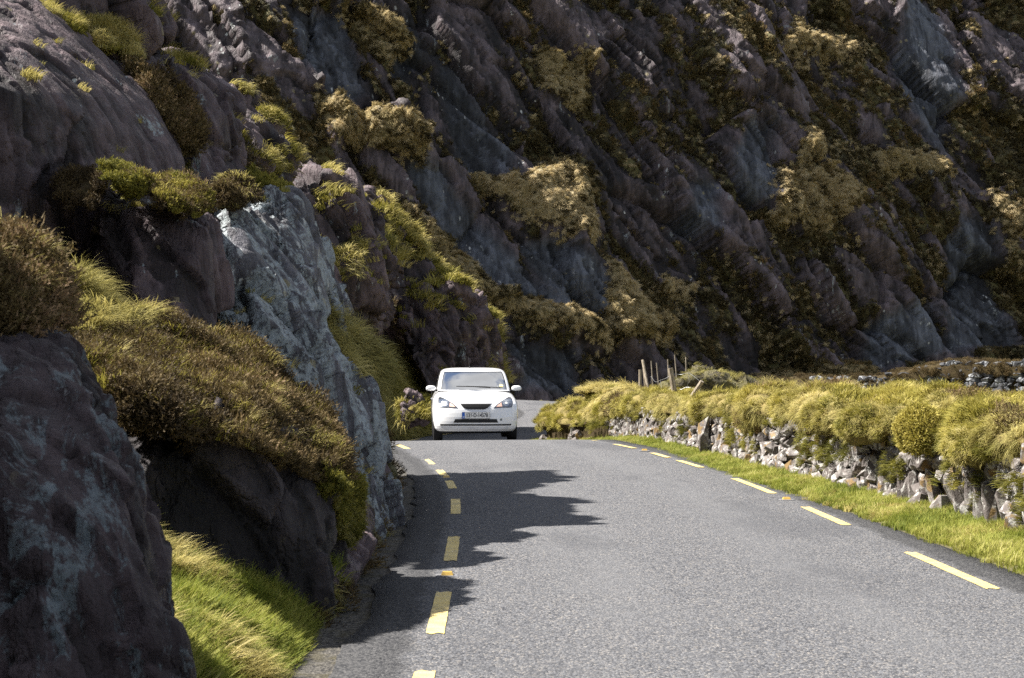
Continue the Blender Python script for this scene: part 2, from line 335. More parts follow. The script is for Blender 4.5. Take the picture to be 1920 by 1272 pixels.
def gn_scatter(me, kind):
    col, n = PROTO[kind]
    ng = bpy.data.node_groups.new('scatter_' + kind, 'GeometryNodeTree')
    ng.interface.new_socket('Geometry', in_out='INPUT', socket_type='NodeSocketGeometry'); ng.interface.new_socket('Geometry', in_out='OUTPUT', socket_type='NodeSocketGeometry')
    N = ng.nodes; L = ng.links; gi = N.new('NodeGroupInput'); go = N.new('NodeGroupOutput'); ip = N.new('GeometryNodeInstanceOnPoints'); ci = N.new('GeometryNodeCollectionInfo')
    ci.inputs['Collection'].default_value = col; ci.inputs['Separate Children'].default_value = True; ci.inputs['Reset Children'].default_value = True
    def na(nm, t):
        a = N.new('GeometryNodeInputNamedAttribute'); a.data_type = t; a.inputs['Name'].default_value = nm; return a.outputs['Attribute']
    L.new(gi.outputs[0], ip.inputs['Points']); L.new(ci.outputs[0], ip.inputs['Instance']); ip.inputs['Pick Instance'].default_value = True
    L.new(na('pick', 'INT'), ip.inputs['Instance Index']); L.new(na('rot', 'FLOAT_VECTOR'), ip.inputs['Rotation']); L.new(na('scl', 'FLOAT_VECTOR'), ip.inputs['Scale'])
    L.new(ip.outputs[0], go.inputs[0]); return ng
GN = {}
def frames(nrm, dirv):
    """euler angles whose Z is nrm and X lies along dirv"""
    z = nrm / np.linalg.norm(nrm, axis=1, keepdims=True); x = dirv - z * np.sum(dirv * z, 1, keepdims=True); x /= np.linalg.norm(x, axis=1, keepdims=True) + 1e-9
    y = np.cross(z, x)
    return np.stack([np.arctan2(y[:, 2], z[:, 2]), -np.arcsin(np.clip(x[:, 2], -1, 1)), np.arctan2(x[:, 1], x[:, 0])], 1)
def scatter(name, kind, p, nrm, dirv, size, tint, parent=None, up=0.5):
    """one object of tufts at the points p"""
    n = len(p)
    if n == 0: return None
    me = bpy.data.meshes.new(name); me.vertices.add(n); me.vertices.foreach_set('co', np.asarray(p, np.float32).ravel())
    z = nrm * (1 - up) + np.array([0, 0, up]); size = np.asarray(size) * np.ones(n)
    set_attr(me, 'rot', frames(z, dirv)); set_attr(me, 'scl', np.stack([size, size, size * rng.uniform(0.75, 1.25, n)], 1))
    set_attr(me, 'pick', rng.integers(0, PROTO[kind][1], n)); set_attr(me, 'tint', np.clip(tint, 0, 1))
    o = link(name, me, None, parent)
    if kind not in GN: GN[kind] = gn_scatter(me, kind)
    o.modifiers.new('scatter', 'NODES').node_group = GN[kind]
    return o
def tri_sample(v, f, n, wt=None, seed=0):
    """n random points on quads/tris f, weighted by area and per-face weight; returns points, normals, vertex-interp helper"""
    r = np.random.default_rng(seed)
    if f.shape[1] == 4: f = np.concatenate([f[:, [0, 1, 2]], f[:, [0, 2, 3]]]); wt = None if wt is None else np.concatenate([wt, wt])
    a, b, c = v[f[:, 0]], v[f[:, 1]], v[f[:, 2]]; cr_ = np.cross(b - a, c - a); ar = np.linalg.norm(cr_, axis=1) * 0.5
    pr = ar if wt is None else ar * wt; pr = pr / pr.sum(); k = r.choice(len(f), n, p=pr)
    s, t = np.sqrt(r.uniform(size=n)), r.uniform(size=n); w0, w1, w2 = 1 - s, s * (1 - t), s * t
    p = a[k] * w0[:, None] + b[k] * w1[:, None] + c[k] * w2[:, None]; nn = cr_[k] / (np.linalg.norm(cr_[k], axis=1, keepdims=True) + 1e-12)
    return p, nn, k
def faces_of(me):
    n = len(me.polygons); lt = np.empty(n, np.int32); me.polygons.foreach_get('loop_total', lt); li = np.empty(len(me.loops), np.int32); me.loops.foreach_get('vertex_index', li)
    if (lt == 4).all(): return li.reshape(-1, 4)
    me.calc_loop_triangles(); t = np.empty(len(me.loop_triangles) * 3, np.int32); me.loop_triangles.foreach_get('vertices', t); return t.reshape(-1, 3)
def downhill(nrm, jitter=0.5, seed=1, extra=(0.15, -0.1, 0)):
    r = np.random.default_rng(seed); d = nrm * nrm[:, 2:3] - np.array([0, 0, 1.0]) + np.array(extra) + r.normal(0, jitter, nrm.shape); return d

# ------------------------------------------------------------------ the road
CY = [0, 6, 10, 17, 22, 27, 32, 37, 42, 46, 50, 54, 60, 66]
CX = [1.42, 1.42, 1.42, 1.30, 1.05, 0.40, -0.55, -1.30, -1.50, -1.0, -0.1, 1.0, 2.25, 2.3]
def zroad(y): return pchip([-10, 0, 15, 20, 26, 29, 31, 33, 36, 40, 44, 50, 60, 70, 80, 95], [0, 0, 0, .03, .12, .17, .18, .08, -.12, -.36, -.48, -.45, -.25, -.05, .1, .15], np.asarray(y, float))
def smooth_curve(pts, n):
    pts = np.array(pts, float); d = np.r_[0, np.cumsum(np.linalg.norm(np.diff(pts, axis=0), axis=1))]; t = np.linspace(0, d[-1], n)
    k = np.clip(np.searchsorted(d, t, side='right') - 1, 0, len(pts) - 2); u = ((t - d[k]) / (d[k + 1] - d[k]))[:, None]
    pp = np.vstack([2 * pts[0] - pts[1], pts, 2 * pts[-1] - pts[-2]]); p0, p1, p2, p3 = pp[k], pp[k + 1], pp[k + 2], pp[k + 3]
    return 0.5 * ((2*p1) + (-p0+p2)*u + (2*p0-5*p1+4*p2-p3)*u*u + (-p0+3*p1-3*p2+p3)*u**3)
path = [(1.42, -6)] + list(zip(CX, CY)) + [(1.2, 72), (-3.0, 77.5), (-12, 81), (-30, 84)]
cl = smooth_curve(path, 900)
tg = np.gradient(cl, axis=0); tg /= np.linalg.norm(tg, axis=1, keepdims=True); nr = np.stack([tg[:, 1], -tg[:, 0]], 1)   # to the right
def road_strip(o0, o1, no, dz, i0=0, i1=900, jit=0.0):
    of = np.linspace(o0, o1, no); q = cl[i0:i1, None, :] + nr[i0:i1, None, :] * of[None, :, None]
    if jit: q[:, 0] += nr[i0:i1] * (jit * fbm(np.c_[cl[i0:i1] * 2.2, np.zeros(i1 - i0)], 3, 3))[:, None]; q[:, -1] += nr[i0:i1] * (jit * fbm(np.c_[cl[i0:i1] * 2.2, np.ones(i1 - i0) * 9], 3, 4))[:, None]
    z = zroad(cl[i0:i1, 1])[:, None] + dz - 0.012 * (of[None, :] / 2.2) ** 2
    return np.concatenate([q, np.broadcast_to(z[..., None], q.shape[:2] + (1,))], 2)
def asphalt():
    m, nt, out = newmat('asphalt'); b = NT(nt); p = b.position()
    chip = b.voro(p, 84, 'Color'); cx = b.n('ShaderNodeSeparateColor'); b.set(cx.inputs[0], chip)
    cd_ = b.voro(p, 84); n1 = b.noise(p, 1.1, 4); n2 = b.noise(p, 240, 3, 0.7)
    ed = b.attr('edge').outputs['Fac']
    n4 = b.noise(p, 38, 4, 0.7)
    c = b.mix(b.ramp(cx.outputs[0], 0.15, 0.95), (0.034, 0.036, 0.043), (0.150, 0.152, 0.163))
    c = b.mix(b.ramp(cx.outputs[1], 0.84, 0.95), c, (0.27, 0.25, 0.23))
    c = b.mix(b.ramp(n4, 0.5, 0.75, 0, 0.5), c, (0.032, 0.034, 0.040))
    worn = b.mix(b.ramp(n1, 0.3, 0.7, 0.0, 0.30), c, (0.108, 0.110, 0.118))
    dk = b.mix(b.ramp(cx.outputs[0], 0.15, 0.95), (0.020, 0.021, 0.025), (0.085, 0.084, 0.086))
    e2 = b.ramp(b.math('ADD', ed, b.math('MULTIPLY', b.math('SUBTRACT', b.noise(p, 2.6, 5, 0.65), 0.5), 0.8)), 0.35, 0.75)
    tr = b.math('MULTIPLY', b.attr('track').outputs['Fac'], b.ramp(b.noise(b.position((1, .12, 1)), 1.6, 4), .25, .7)); worn = b.mix(b.math('MULTIPLY', tr, .45), worn, (0.138, 0.139, 0.146)); worn = b.mix(b.ramp(b.noise(b.position((1, .35, 1)), .55, 5, .6), .52, .62, 0, .35), worn, (0.050, 0.052, 0.060))
    c = b.mix(e2, worn, dk)
    h = b.math('ADD', b.math('MULTIPLY', cd_, -1.0), b.math('MULTIPLY', n2, 0.5))
    b.bsdf(out, c, 0.85, 0.25, b.bump(h, 0.9, 0.008)); return m
M['asphalt'] = asphalt()
g = road_strip(-2.32, 2.34, 25, 0, jit=0.07); dn = np.array([0, 0, .07]); g = np.concatenate([g[:, :1] - dn, g, g[:, -1:] - dn], 1); nu, nv = g.shape[:2]
of = np.r_[-1, np.linspace(-1, 1, nv - 2), 1]; edge = np.broadcast_to(sstep(0.76, 0.92, np.abs(of))[None], (nu, nv)).ravel()
v = g.reshape(-1, 3)
road = tag(link('road', mesh_np('road', v, grid_faces(nu, nv), {'edge': edge, 'track': np.broadcast_to(np.exp(-((np.abs(of * 2.3) - .78) / .32) ** 2)[None], (nu, nv)).ravel()}), M['asphalt'], smooth=True), kind='structure')
def paint():
    m, nt, out = newmat('yellow_paint'); b = NT(nt); p = b.position(); cxd = b.voro(p, 95); n = b.noise(p, 60, 4, 0.7); n5 = b.noise(p, 7, 3)
    c = b.mix(b.ramp(n5, 0.3, 0.7), (0.62, 0.47, 0.15), (0.72, 0.58, 0.25)); c = b.mix(b.math('MULTIPLY', b.ramp(n, 0.46, 0.60), b.ramp(b.noise(p, 3.5, 4), .35, .65, .15, .95)), c, (0.11, 0.105, 0.10))
    b.bsdf(out, c, 0.6, 0.4, b.bump(cxd, 0.6, 0.006)); return m
M['paint'] = paint()
cs = np.r_[0, np.cumsum(np.linalg.norm(np.diff(cl, axis=0), axis=1))]
yidx = lambda y: int(np.argmin(np.abs(cl[:520, 1] - y)))
def dash(s0, s1, off, w_=0.105):
    n = 9; s = np.linspace(s0, s1, n); V = []
    for k, q in enumerate(s):
        x = np.interp(q, cs, cl[:, 0]); y = np.interp(q, cs, cl[:, 1]); nx = np.interp(q, cs, nr[:, 0]); ny = np.interp(q, cs, nr[:, 1])
        for e in (-0.5, -0.17, 0.17, 0.5):
            o = off + e * w_ * (1 + 0.03 * math.sin(q * 17 + e * 9)); qq = 0.03 * math.sin(e * 11 + s0 * 5) if k in (0, n - 1) else 0
            xx, yy = x + nx * o + qq * ny, y + ny * o - qq * nx
            V.append((xx, yy, float(zroad(yy)) + 0.0045 - 0.012 * (o / 2.2) ** 2))
    o = link('edge_line_dash', mesh_np('edge_line_dash', V, grid_faces(n, 4)), M['paint'], road, True); return o
def s_at(y): return float(cs[yidx(y)])
# left line: dash ends read off the road, near to far; right line likewise
LOFF, ROFF = -1.86, 1.88
for a_, b_ in ((3.6, 5.2), (6.65, 8.50), (9.78, 11.5), (13.35, 15.3), (17.5, 19.4), (20.9, 22.2), (23.0, 24.0), (25.1, 26.6), (28.2, 29.9), (31.6, 33.2), (35, 36.7), (38.5, 40.2), (42, 43.7), (45.5, 47.2), (49, 50.7), (52.5, 54.2), (56, 57.7), (59.4, 61.1), (62.8, 64.4)):
    dash(s_at(a_), s_at(b_), LOFF)
for a_, b_ in ((4.2, 6.0), (7.9, 9.7), (11.7, 13.9), (16.3, 18.3), (20.0, 22.2), (24.0, 25.4), (26.0, 27.0), (28.1, 29.4), (30.7, 32.0), (33.2, 34.5), (36.2, 37.6), (39.8, 41.2), (43.4, 44.8), (47, 48.6), (50.5, 52)):
    dash(s_at(a_), s_at(b_), ROFF)
# road studs
M['stud'] = plain('stud_amber', (0.58, 0.38, 0.09), 0.25, 0.6); M['stud_base'] = plain('stud_base', (0.14, 0.14, 0.15), 0.7)
def stud(y, off, label):
    q = s_at(y); x = np.interp(q, cs, cl[:, 0]) + np.interp(q, cs, nr[:, 0]) * off; yy = np.interp(q, cs, cl[:, 1]) + np.interp(q, cs, nr[:, 1]) * off
    e = tag(empty('road_stud', (x, yy, float(zroad(yy)) + 0.002 - 0.012 * (off / 2.2) ** 2)), label, 'road stud', 'amber studs along the edge lines')
    def blk(nm, a, b_, h, tp, mat):
        V = [(-a, -b_, 0), (a, -b_, 0), (a, b_, 0), (-a, b_, 0), (-a * tp, -b_ * tp, h), (a * tp, -b_ * tp, h), (a * tp, b_ * tp, h), (-a * tp, b_ * tp, h)]
        me = bpy.data.meshes.new(nm); me.from_pydata(V, [], [(3, 2, 1, 0), (4, 5, 6, 7), (0, 1, 5, 4), (1, 2, 6, 5), (2, 3, 7, 6), (3, 0, 4, 7)]); return link(nm, me, mat, e)
    blk('base_plate', 0.085, 0.06, 0.006, 0.85, M['stud_base']); o = blk('reflector', 0.045, 0.04, 0.024, 0.75, M['stud']); o.location.z = 0.006
stud(12.45, LOFF, 'amber road stud on the shaded left edge line between two yellow dashes')
stud(19.2, ROFF - 0.02, 'amber road stud on the sunlit edge line beside the stone wall')
stud(22.6, LOFF, 'amber road stud at the far end of the cliff shadow')
stud(27.5, ROFF, 'small amber road stud on the far part of the line before the crest')

# gritty shoulders beyond the ragged tarmac edge
def grit():
    m, nt, out = newmat('grit_shoulder'); b = NT(nt); p = b.position(); n1 = b.noise(p, 5, 5, .65); v_ = b.voro(p, 55, 'Color'); sx_ = b.n('ShaderNodeSeparateColor'); b.set(sx_.inputs[0], v_)
    c = b.mix(b.ramp(sx_.outputs[0], .1, .9), (0.035, 0.034, 0.034), (0.12, 0.112, 0.10)); c = b.mix(b.ramp(n1, .45, .65, 0, .8), c, (0.065, 0.058, 0.036)); b.bsdf(out, c, .95, .15, b.bump(b.voro(p, 55), .9, .012)); return m
M['grit'] = grit()
for nm_, o0, o1 in (('road_shoulder', -3.3, -2.1), ('road_shoulder', 2.1, 3.2)):
    g = road_strip(o0, o1, 12, -0.022); g[..., 2] += .012 * fbm(g.reshape(-1, 3) * 4, 2, 6).reshape(g.shape[:2]) * (np.abs(np.linspace(o0, o1, 12))[None] > 2.4)
    tag(link(nm_, mesh_np(nm_, g.reshape(-1, 3), grid_faces(900, 12)), M['grit'], smooth=True), kind='structure')
# ground sheet out to the horizon
gx = np.r_[np.linspace(-900, -40, 14), np.linspace(-36, 60, 60), np.linspace(70, 900, 14)]; gy = np.r_[np.linspace(-300, -12, 10), np.linspace(-10, 130, 90), np.linspace(140, 1500, 14)]
X, Y = np.meshgrid(gx, gy, indexing='ij'); lim = np.interp(Y, [0, 40, 60, 100], [8.0, 5.0, 8.0, 6.0])
Z = -0.62 + sstep(0, 1, (X - lim) / 3.0) * (1.05 + 0.25 * np.sin(X * 0.3) * np.cos(Y * 0.2))
v = np.stack([X, Y, Z], 2).reshape(-1, 3)
tag(link('ground', mesh_np('ground', v, grid_faces(len(gx), len(gy))), M['field'], smooth=True), kind='structure')

# ------------------------------------------------------------------ left hillside
ST = [
 (-4, [(-1.9, 0), (-2.6, .6), (-3.0, 2.0), (-3.8, 4.2), (-4.8, 6.5), (-7.5, 8), (-14, 10)]),  # this and the next station: raised out of view to block sun on corner rock
 (6.2, [(-1.25, -.05), (-1.9, .4), (-2.6, 1.6), (-3.3, 3.6), (-4.5, 6.0), (-7, 7.5), (-13, 9)]),
 (8.0, [(-1.0, -.03), (-1.55, .15), (-2.1, .48), (-3.0, 1.5), (-4.3, 3.0), (-7, 5), (-13, 8)]),
 (9.4, [(-1.0, -.03), (-1.5, .13), (-2.1, .42), (-2.9, 1.2), (-4.0, 2.7), (-6.5, 5), (-12, 8)]),
 (10.8, [(-1.02, -.05), (-1.5, .10), (-2.2, .35), (-3.0, 1.2), (-3.9, 2.7), (-6, 5), (-11, 8)]),
 (13, [(-1.04, -.04), (-1.6, .4), (-2.5, 1.2), (-3.7, 1.8), (-4.8, 2.8), (-6.4, 5.2), (-10, 9)]),
 (15.5, [(-1.05, -.03), (-1.8, .8), (-2.9, 1.9), (-3.9, 2.7), (-4.8, 3.8), (-6.0, 5.6), (-10, 9.5)]),
 (18.5, [(-1.2, -.02), (-1.8, 1.0), (-2.5, 2.4), (-3.2, 3.3), (-4.1, 4.2), (-5.6, 5.7), (-10, 9)]),
 (21.5, [(-1.35, .02), (-1.9, .9), (-2.4, 2.1), (-2.9, 3.4), (-3.6, 4.5), (-4.8, 5.4), (-10, 8)]),
 (24, [(-1.65, .06), (-2.4, .5), (-3.2, 1.2), (-4.1, 2.3), (-5.2, 3.4), (-7, 4.9), (-12, 7.5)]),
 (30, [(-2.6, .14), (-3.5, .5), (-4.4, 1.2), (-5.4, 2.1), (-6.6, 3.2), (-8.5, 4.8), (-13, 7)]),
 (38, [(-3.75, -.28), (-4.5, .1), (-5.4, .8), (-6.2, 1.7), (-7.2, 2.8), (-9, 4.5), (-14, 7)]),
 (43, [(-3.75, -.5), (-4.1, .2), (-4.6, .9), (-5.3, 1.9), (-6.1, 3.2), (-8, 5.4), (-13, 8)]),
 (47, [(-3.05, -.5), (-3.2, .35), (-3.6, 1.2), (-4.2, 2.2), (-4.9, 4.1), (-6.4, 6.6), (-12, 8.6)]),
 (50, [(-2.4, -.48), (-2.7, .35), (-3.1, 1.1), (-3.6, 2.0), (-4.3, 3.5), (-5.6, 5.4), (-12, 8)]),
 (54, [(-1.3, -.42), (-1.5, .7), (-2.0, 1.7), (-2.8, 2.6), (-3.8, 3.3), (-5.6, 4.6), (-12, 7)]),
 (58, [(-.45, -.3), (-1.2, .4), (-2.2, .9), (-3.2, 1.4), (-5, 2.0), (-8, 3), (-14, 4)]),
 (66, [(-.2, -.2), (-2, -.05), (-4, .1), (-6, .4), (-9, .8), (-12, 1), (-16, 1)]),
 (72, [(-1.4, -.25), (-3, -.2), (-5, -.2), (-7, -.2), (-9, -.2), (-12, -.2), (-16, -.2)])]
ys = [s[0] for s in ST]; A = np.array([s[1] for s in ST], float); A[:, 0, 0] += 0.06; A[:, 0, 1] -= 0.2
U = np.concatenate([np.arange(-4, 6, .1), np.arange(6, 14, .034), np.arange(14, 24, .05), np.arange(24, 42, .15), np.arange(42, 58, .075), np.arange(58, 72.01, .25)])
NV = 230; tv = np.r_[np.linspace(0, 4.2, 185), np.linspace(4.22, 6, 45)]
prof = np.stack([np.stack([pchip(ys, A[:, j, c], U) for c in (0, 1)], 1) for j in range(7)], 1)      # U,7,2
j = np.minimum(tv.astype(int), 5); fr = (tv - j)[None, :, None]
xz = prof[:, j] * (1 - fr) + prof[:, j + 1] * fr
for _ in range(6): xz[:, 1:-1] = 0.5 * xz[:, 1:-1] + 0.25 * (xz[:, :-2] + xz[:, 2:])
hv = np.stack([xz[..., 0], np.broadcast_to(U[:, None], xz.shape[:2]), xz[..., 1]], 2).reshape(-1, 3)
hf = grid_faces(len(U), NV)[:, ::-1]
me = mesh_np('hillside', hv, hf); nn = get_n(me)
if nn[:, 2].mean() < 0: hf = hf[:, ::-1]; me = mesh_np('hillside', hv, hf); nn = get_n(me)
tt = np.tile(tv, len(U)); yy = hv[:, 1]
veg = 0.55 + 0.55 * fbm(hv * np.array([.7, .5, .7]), 3, 11) + 0.35 * (nn[:, 2] - 0.6)
grassy = np.maximum(sstep(7.0, 7.6, yy) * sstep(11.2, 10.0, yy) * sstep(2.3, 1.8, tt), sstep(0.42, 0.25, tt))
grassy = np.maximum(grassy, sstep(41, 44, yy) * sstep(52, 49.5, yy) * sstep(2.8, 2.3, tt))
veg = np.maximum(veg, grassy)
mask = sstep(0.0, 0.35, tt) * (1 - 0.92 * grassy)
d = rockdisp(hv, 1.3, 21, 0.22, 0.09, 0.03) * mask * (1 - 0.45 * sstep(.4, .7, veg)) + 0.07 * cushions(hv * 2.6, 5) * sstep(.4, .7, veg) * sstep(.3, .9, tt)
hv = hv + nn * d[:, None]
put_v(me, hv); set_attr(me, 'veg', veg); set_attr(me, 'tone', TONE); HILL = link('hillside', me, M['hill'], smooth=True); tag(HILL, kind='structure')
hnorm = get_n(me)
# ------------------------------------------------------------------ rock outcrops
def solid(hulls, voxel, smooth_it=3):
    """union of convex bodies, skinned evenly"""
    bm = bmesh.new()
    for pts in hulls:
        vs_ = [bm.verts.new(p) for p in pts]; r = bmesh.ops.convex_hull(bm, input=vs_)
        dele = [g_ for g_ in set(r['geom_interior'] + r['geom_unused']) if isinstance(g_, bmesh.types.BMVert)]
        if dele: bmesh.ops.delete(bm, geom=dele, context='VERTS')
    bmesh.ops.recalc_face_normals(bm, faces=bm.faces)
    me = bpy.data.meshes.new('tmp'); bm.to_mesh(me); bm.free(); o = bpy.data.objects.new('tmp', me); C.objects.link(o)
    m = o.modifiers.new('r', 'REMESH'); m.mode = 'VOXEL'; m.voxel_size = voxel
    if smooth_it: s = o.modifiers.new('s', 'SMOOTH'); s.iterations = smooth_it; s.factor = 0.5
    dg = bpy.context.evaluated_depsgraph_get(); out = bpy.data.meshes.new_from_object(o.evaluated_get(dg)); bpy.data.objects.remove(o); bpy.data.meshes.remove(me)
    return out
def PP(l): return [P(*q) for q in l]
ROCKS = {}
def outcrop(key, hulls, voxel, size, seed, mat, label, a=(0.18, 0.09, 0.012), name='rock_outcrop', smooth_it=2):
    me = solid([PP(h) for h in hulls], voxel, smooth_it); me.name = name; v = get_v(me); n = get_n(me)
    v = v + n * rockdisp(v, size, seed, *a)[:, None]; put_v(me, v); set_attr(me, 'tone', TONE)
    me.materials.clear(); base = v.min(0)
    e = tag(link(name, me, mat, smooth=True), label, 'rock'); ROCKS[key] = e
    return e
OCS = 0.42
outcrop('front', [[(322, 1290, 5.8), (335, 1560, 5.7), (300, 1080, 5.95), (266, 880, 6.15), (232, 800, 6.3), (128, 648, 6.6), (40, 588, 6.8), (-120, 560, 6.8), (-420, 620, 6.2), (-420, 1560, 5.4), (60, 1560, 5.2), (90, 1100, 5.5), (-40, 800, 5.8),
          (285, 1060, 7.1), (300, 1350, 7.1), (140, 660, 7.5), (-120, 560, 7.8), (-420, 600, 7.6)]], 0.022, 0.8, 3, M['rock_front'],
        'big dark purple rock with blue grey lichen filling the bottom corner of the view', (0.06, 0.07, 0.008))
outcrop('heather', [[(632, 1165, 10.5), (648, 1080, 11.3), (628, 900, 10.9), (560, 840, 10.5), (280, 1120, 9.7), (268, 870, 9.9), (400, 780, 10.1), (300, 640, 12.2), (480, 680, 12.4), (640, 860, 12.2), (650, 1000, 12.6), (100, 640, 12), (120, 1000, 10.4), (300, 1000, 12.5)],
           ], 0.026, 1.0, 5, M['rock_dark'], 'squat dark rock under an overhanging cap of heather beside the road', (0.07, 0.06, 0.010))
outcrop('slab', [[(636, 1062, 13.5), (690, 1042, 14.3), (744, 972, 17.2), (748, 962, 18.6), (720, 850, 18), (690, 720, 17.6), (600, 545, 17.4), (545, 372, 17.2), (430, 395, 15.3), (405, 610, 14.3), (510, 700, 13.9), (610, 870, 13.6), (630, 600, 20), (560, 400, 20), (400, 390, 19), (300, 640, 16)],
         ], 0.032, 1.25, 8, M['rock_pale'], 'pale lichen streaked slab leaning down to the edge of the road', (0.15, 0.12, 0.012))
outcrop('block', [[(190, 335, 14), (385, 430, 13.8), (395, 625, 13.7), (300, 600, 13.2), (185, 430, 13.4), (160, 560, 13.8), (250, 310, 15.5), (420, 410, 15.2), (405, 640, 14.8), (140, 560, 15), (230, 640, 13.4)]], 0.03, 1.1, 12, M['rock'],
        'blocky purple boulder with a mossy shelf on top above the heather', (0.12, 0.05, 0.006))
outcrop('upper', [[(-160, -70, 15), (60, -6, 16), (150, 60, 16.3), (290, 195, 16.5), (340, 300, 16.3), (335, 420, 15.8), (150, 350, 14.6), (0, 420, 13.0), (-260, 480, 12.3), (-260, 700, 12.2), (30, 170, 13.2), (-150, 100, 12.7), (110, 600, 13.6), (70, -20, 18), (300, 220, 18.5), (-260, -260, 17)]], 0.035, 1.3, 14, M['rock'],
        'long smooth purple rock face climbing to the top edge of the view', (0.035, 0.035, 0.004))
outcrop('brow', [[(40, 0, 16.5), (150, -225, 17), (60, -260, 17), (-100, -250, 17.5), (205, -90, 17.4), (300, 45, 18.2), (255, 85, 17.9), (160, 62, 16.9), (310, 60, 20), (150, -210, 20), (-100, 0, 18)]], 0.04, 1.2, 16, M['rock'],
        'uppermost rock brow above the straw tussock at the top edge of the view', (0.14, 0.06, 0.006))
outcrop('nose', [[(250, 82, 18), (330, 105, 18.2), (425, 178, 18.6), (447, 240, 18.7), (440, 345, 18.3), (350, 345, 17.3), (270, 180, 17.5), (260, 78, 20), (430, 195, 20.5), (440, 320, 20), (250, 320, 20)]], 0.035, 1.1, 17, M['rock'],
        'rounded boulder with a pale lichen side below the sunlit mossy ridge', (0.17, 0.11, 0.012))
outcrop('ridge', [[(400, 160, 21.5), (455, 215, 21.8), (520, 240, 22), (560, 285, 22.4), (552, 330, 22.2), (500, 400, 20.8), (430, 350, 20.5), (320, 110, 21.5), (300, 90, 23), (450, 215, 24), (550, 290, 24), (420, 420, 23)]], 0.045, 1.1, 19, M['rock'],
        'stepped rock on the sunlit ridge between the boulder and the dark crag', (0.20, 0.12, 0.012))
outcrop('crag', [[(545, 345, 45), (600, 325, 46), (660, 345, 47), (715, 395, 47.5), (752, 470, 48), (720, 560, 46.5), (660, 520, 45), (640, 660, 45), (590, 660, 44), (540, 500, 44), (540, 330, 50), (700, 370, 51), (760, 480, 51), (640, 690, 49)]], 0.075, 2.2, 23, M['rock'],
        'dark purple crag with a sunlit top behind the pale slab', (0.20, 0.12, 0.012))
outcrop('shoulder', [[(630, 400, 50), (690, 350, 51), (735, 400, 52), (770, 450, 52.5), (850, 530, 52), (830, 560, 51.5), (740, 540, 50), (660, 500, 49), (690, 365, 55), (780, 450, 55), (850, 550, 55)]], 0.08, 1.6, 27, M['rock_mid'],
        'grey rock shoulder with mossy top running down above the car', (0.20, 0.12, 0.012))
outcrop('corner', [[(758, 575, 50), (800, 540, 50.5), (862, 548, 51), (912, 580, 51.5), (928, 640, 52), (934, 720, 52.5), (940, 790, 52), (820, 760, 49.5), (790, 700, 49), (760, 660, 49.4), (800, 545, 54), (905, 570, 54.5), (925, 750, 54.5)]], 0.06, 1.1, 31, M['rock_mid'],
        'broken rock corner with white lichen right behind the car roof', (0.30, 0.16, 0.02))
outcrop('boulder', [[(758, 738, 43.2), (790, 742, 43.4), (800, 790, 43), (752, 790, 42.8), (775, 730, 44.2), (800, 760, 44.4), (760, 800, 44)]], 0.035, 0.5, 33, M['rock_mid'],
        'small rock poking from the sunlit grass mound left of the car', (0.2, 0.1, 0.03))

# ------------------------------------------------------------------ the great cliff behind
bx = [-40, -26, -12, -2, 6, 16, 30, 46, 64]; by = [70, 77, 83, 87, 92, 99, 108, 117, 124]
NU, NVV = 680, 400
base = smooth_curve(list(zip(bx, by)), NU); bt = np.gradient(base, axis=0); bt /= np.linalg.norm(bt, axis=1, keepdims=True); bn = np.stack([bt[:, 1], -bt[:, 0]], 1)    # towards the camera
vv = np.linspace(0, 1, NVV); Hh = 40 * vv; back = 40 * (0.34 * vv + 0.16 * vv ** 2)
cv = np.stack([base[:, None, 0] - bn[:, None, 0] * back[None], base[:, None, 1] - bn[:, None, 1] * back[None], np.broadcast_to(-0.6 + Hh[None], (NU, NVV))], 2).reshape(-1, 3)
cf = grid_faces(NU, NVV); cme = mesh_np('cliff', cv, cf); cn_ = get_n(cme)
if cn_[:, 1].mean() > 0: cf = cf[:, ::-1]; cme = mesh_np('cliff', cv, cf); cn_ = get_n(cme)
wv = cv + 1.0 * np.stack([fbm(cv / 7, 3, 41), fbm(cv / 7 + 9, 3, 42), fbm(cv / 7 + 19, 3, 43)], 1)
D1, e1_ = facet(bed(wv, 3.4, 1.0) / 4.6, 51, 0.8); D2, e2_ = facet(bed(wv, 3.0, 0.7) / 1.7, 52, 1.0); D3, e3_ = facet(bed(wv, 2.6, 0.6) / 0.6, 53, 1.2)
big = fbm(cv / np.array([11, 30, 24.0]), 3, 55)
px_, py_ = proj(cv)
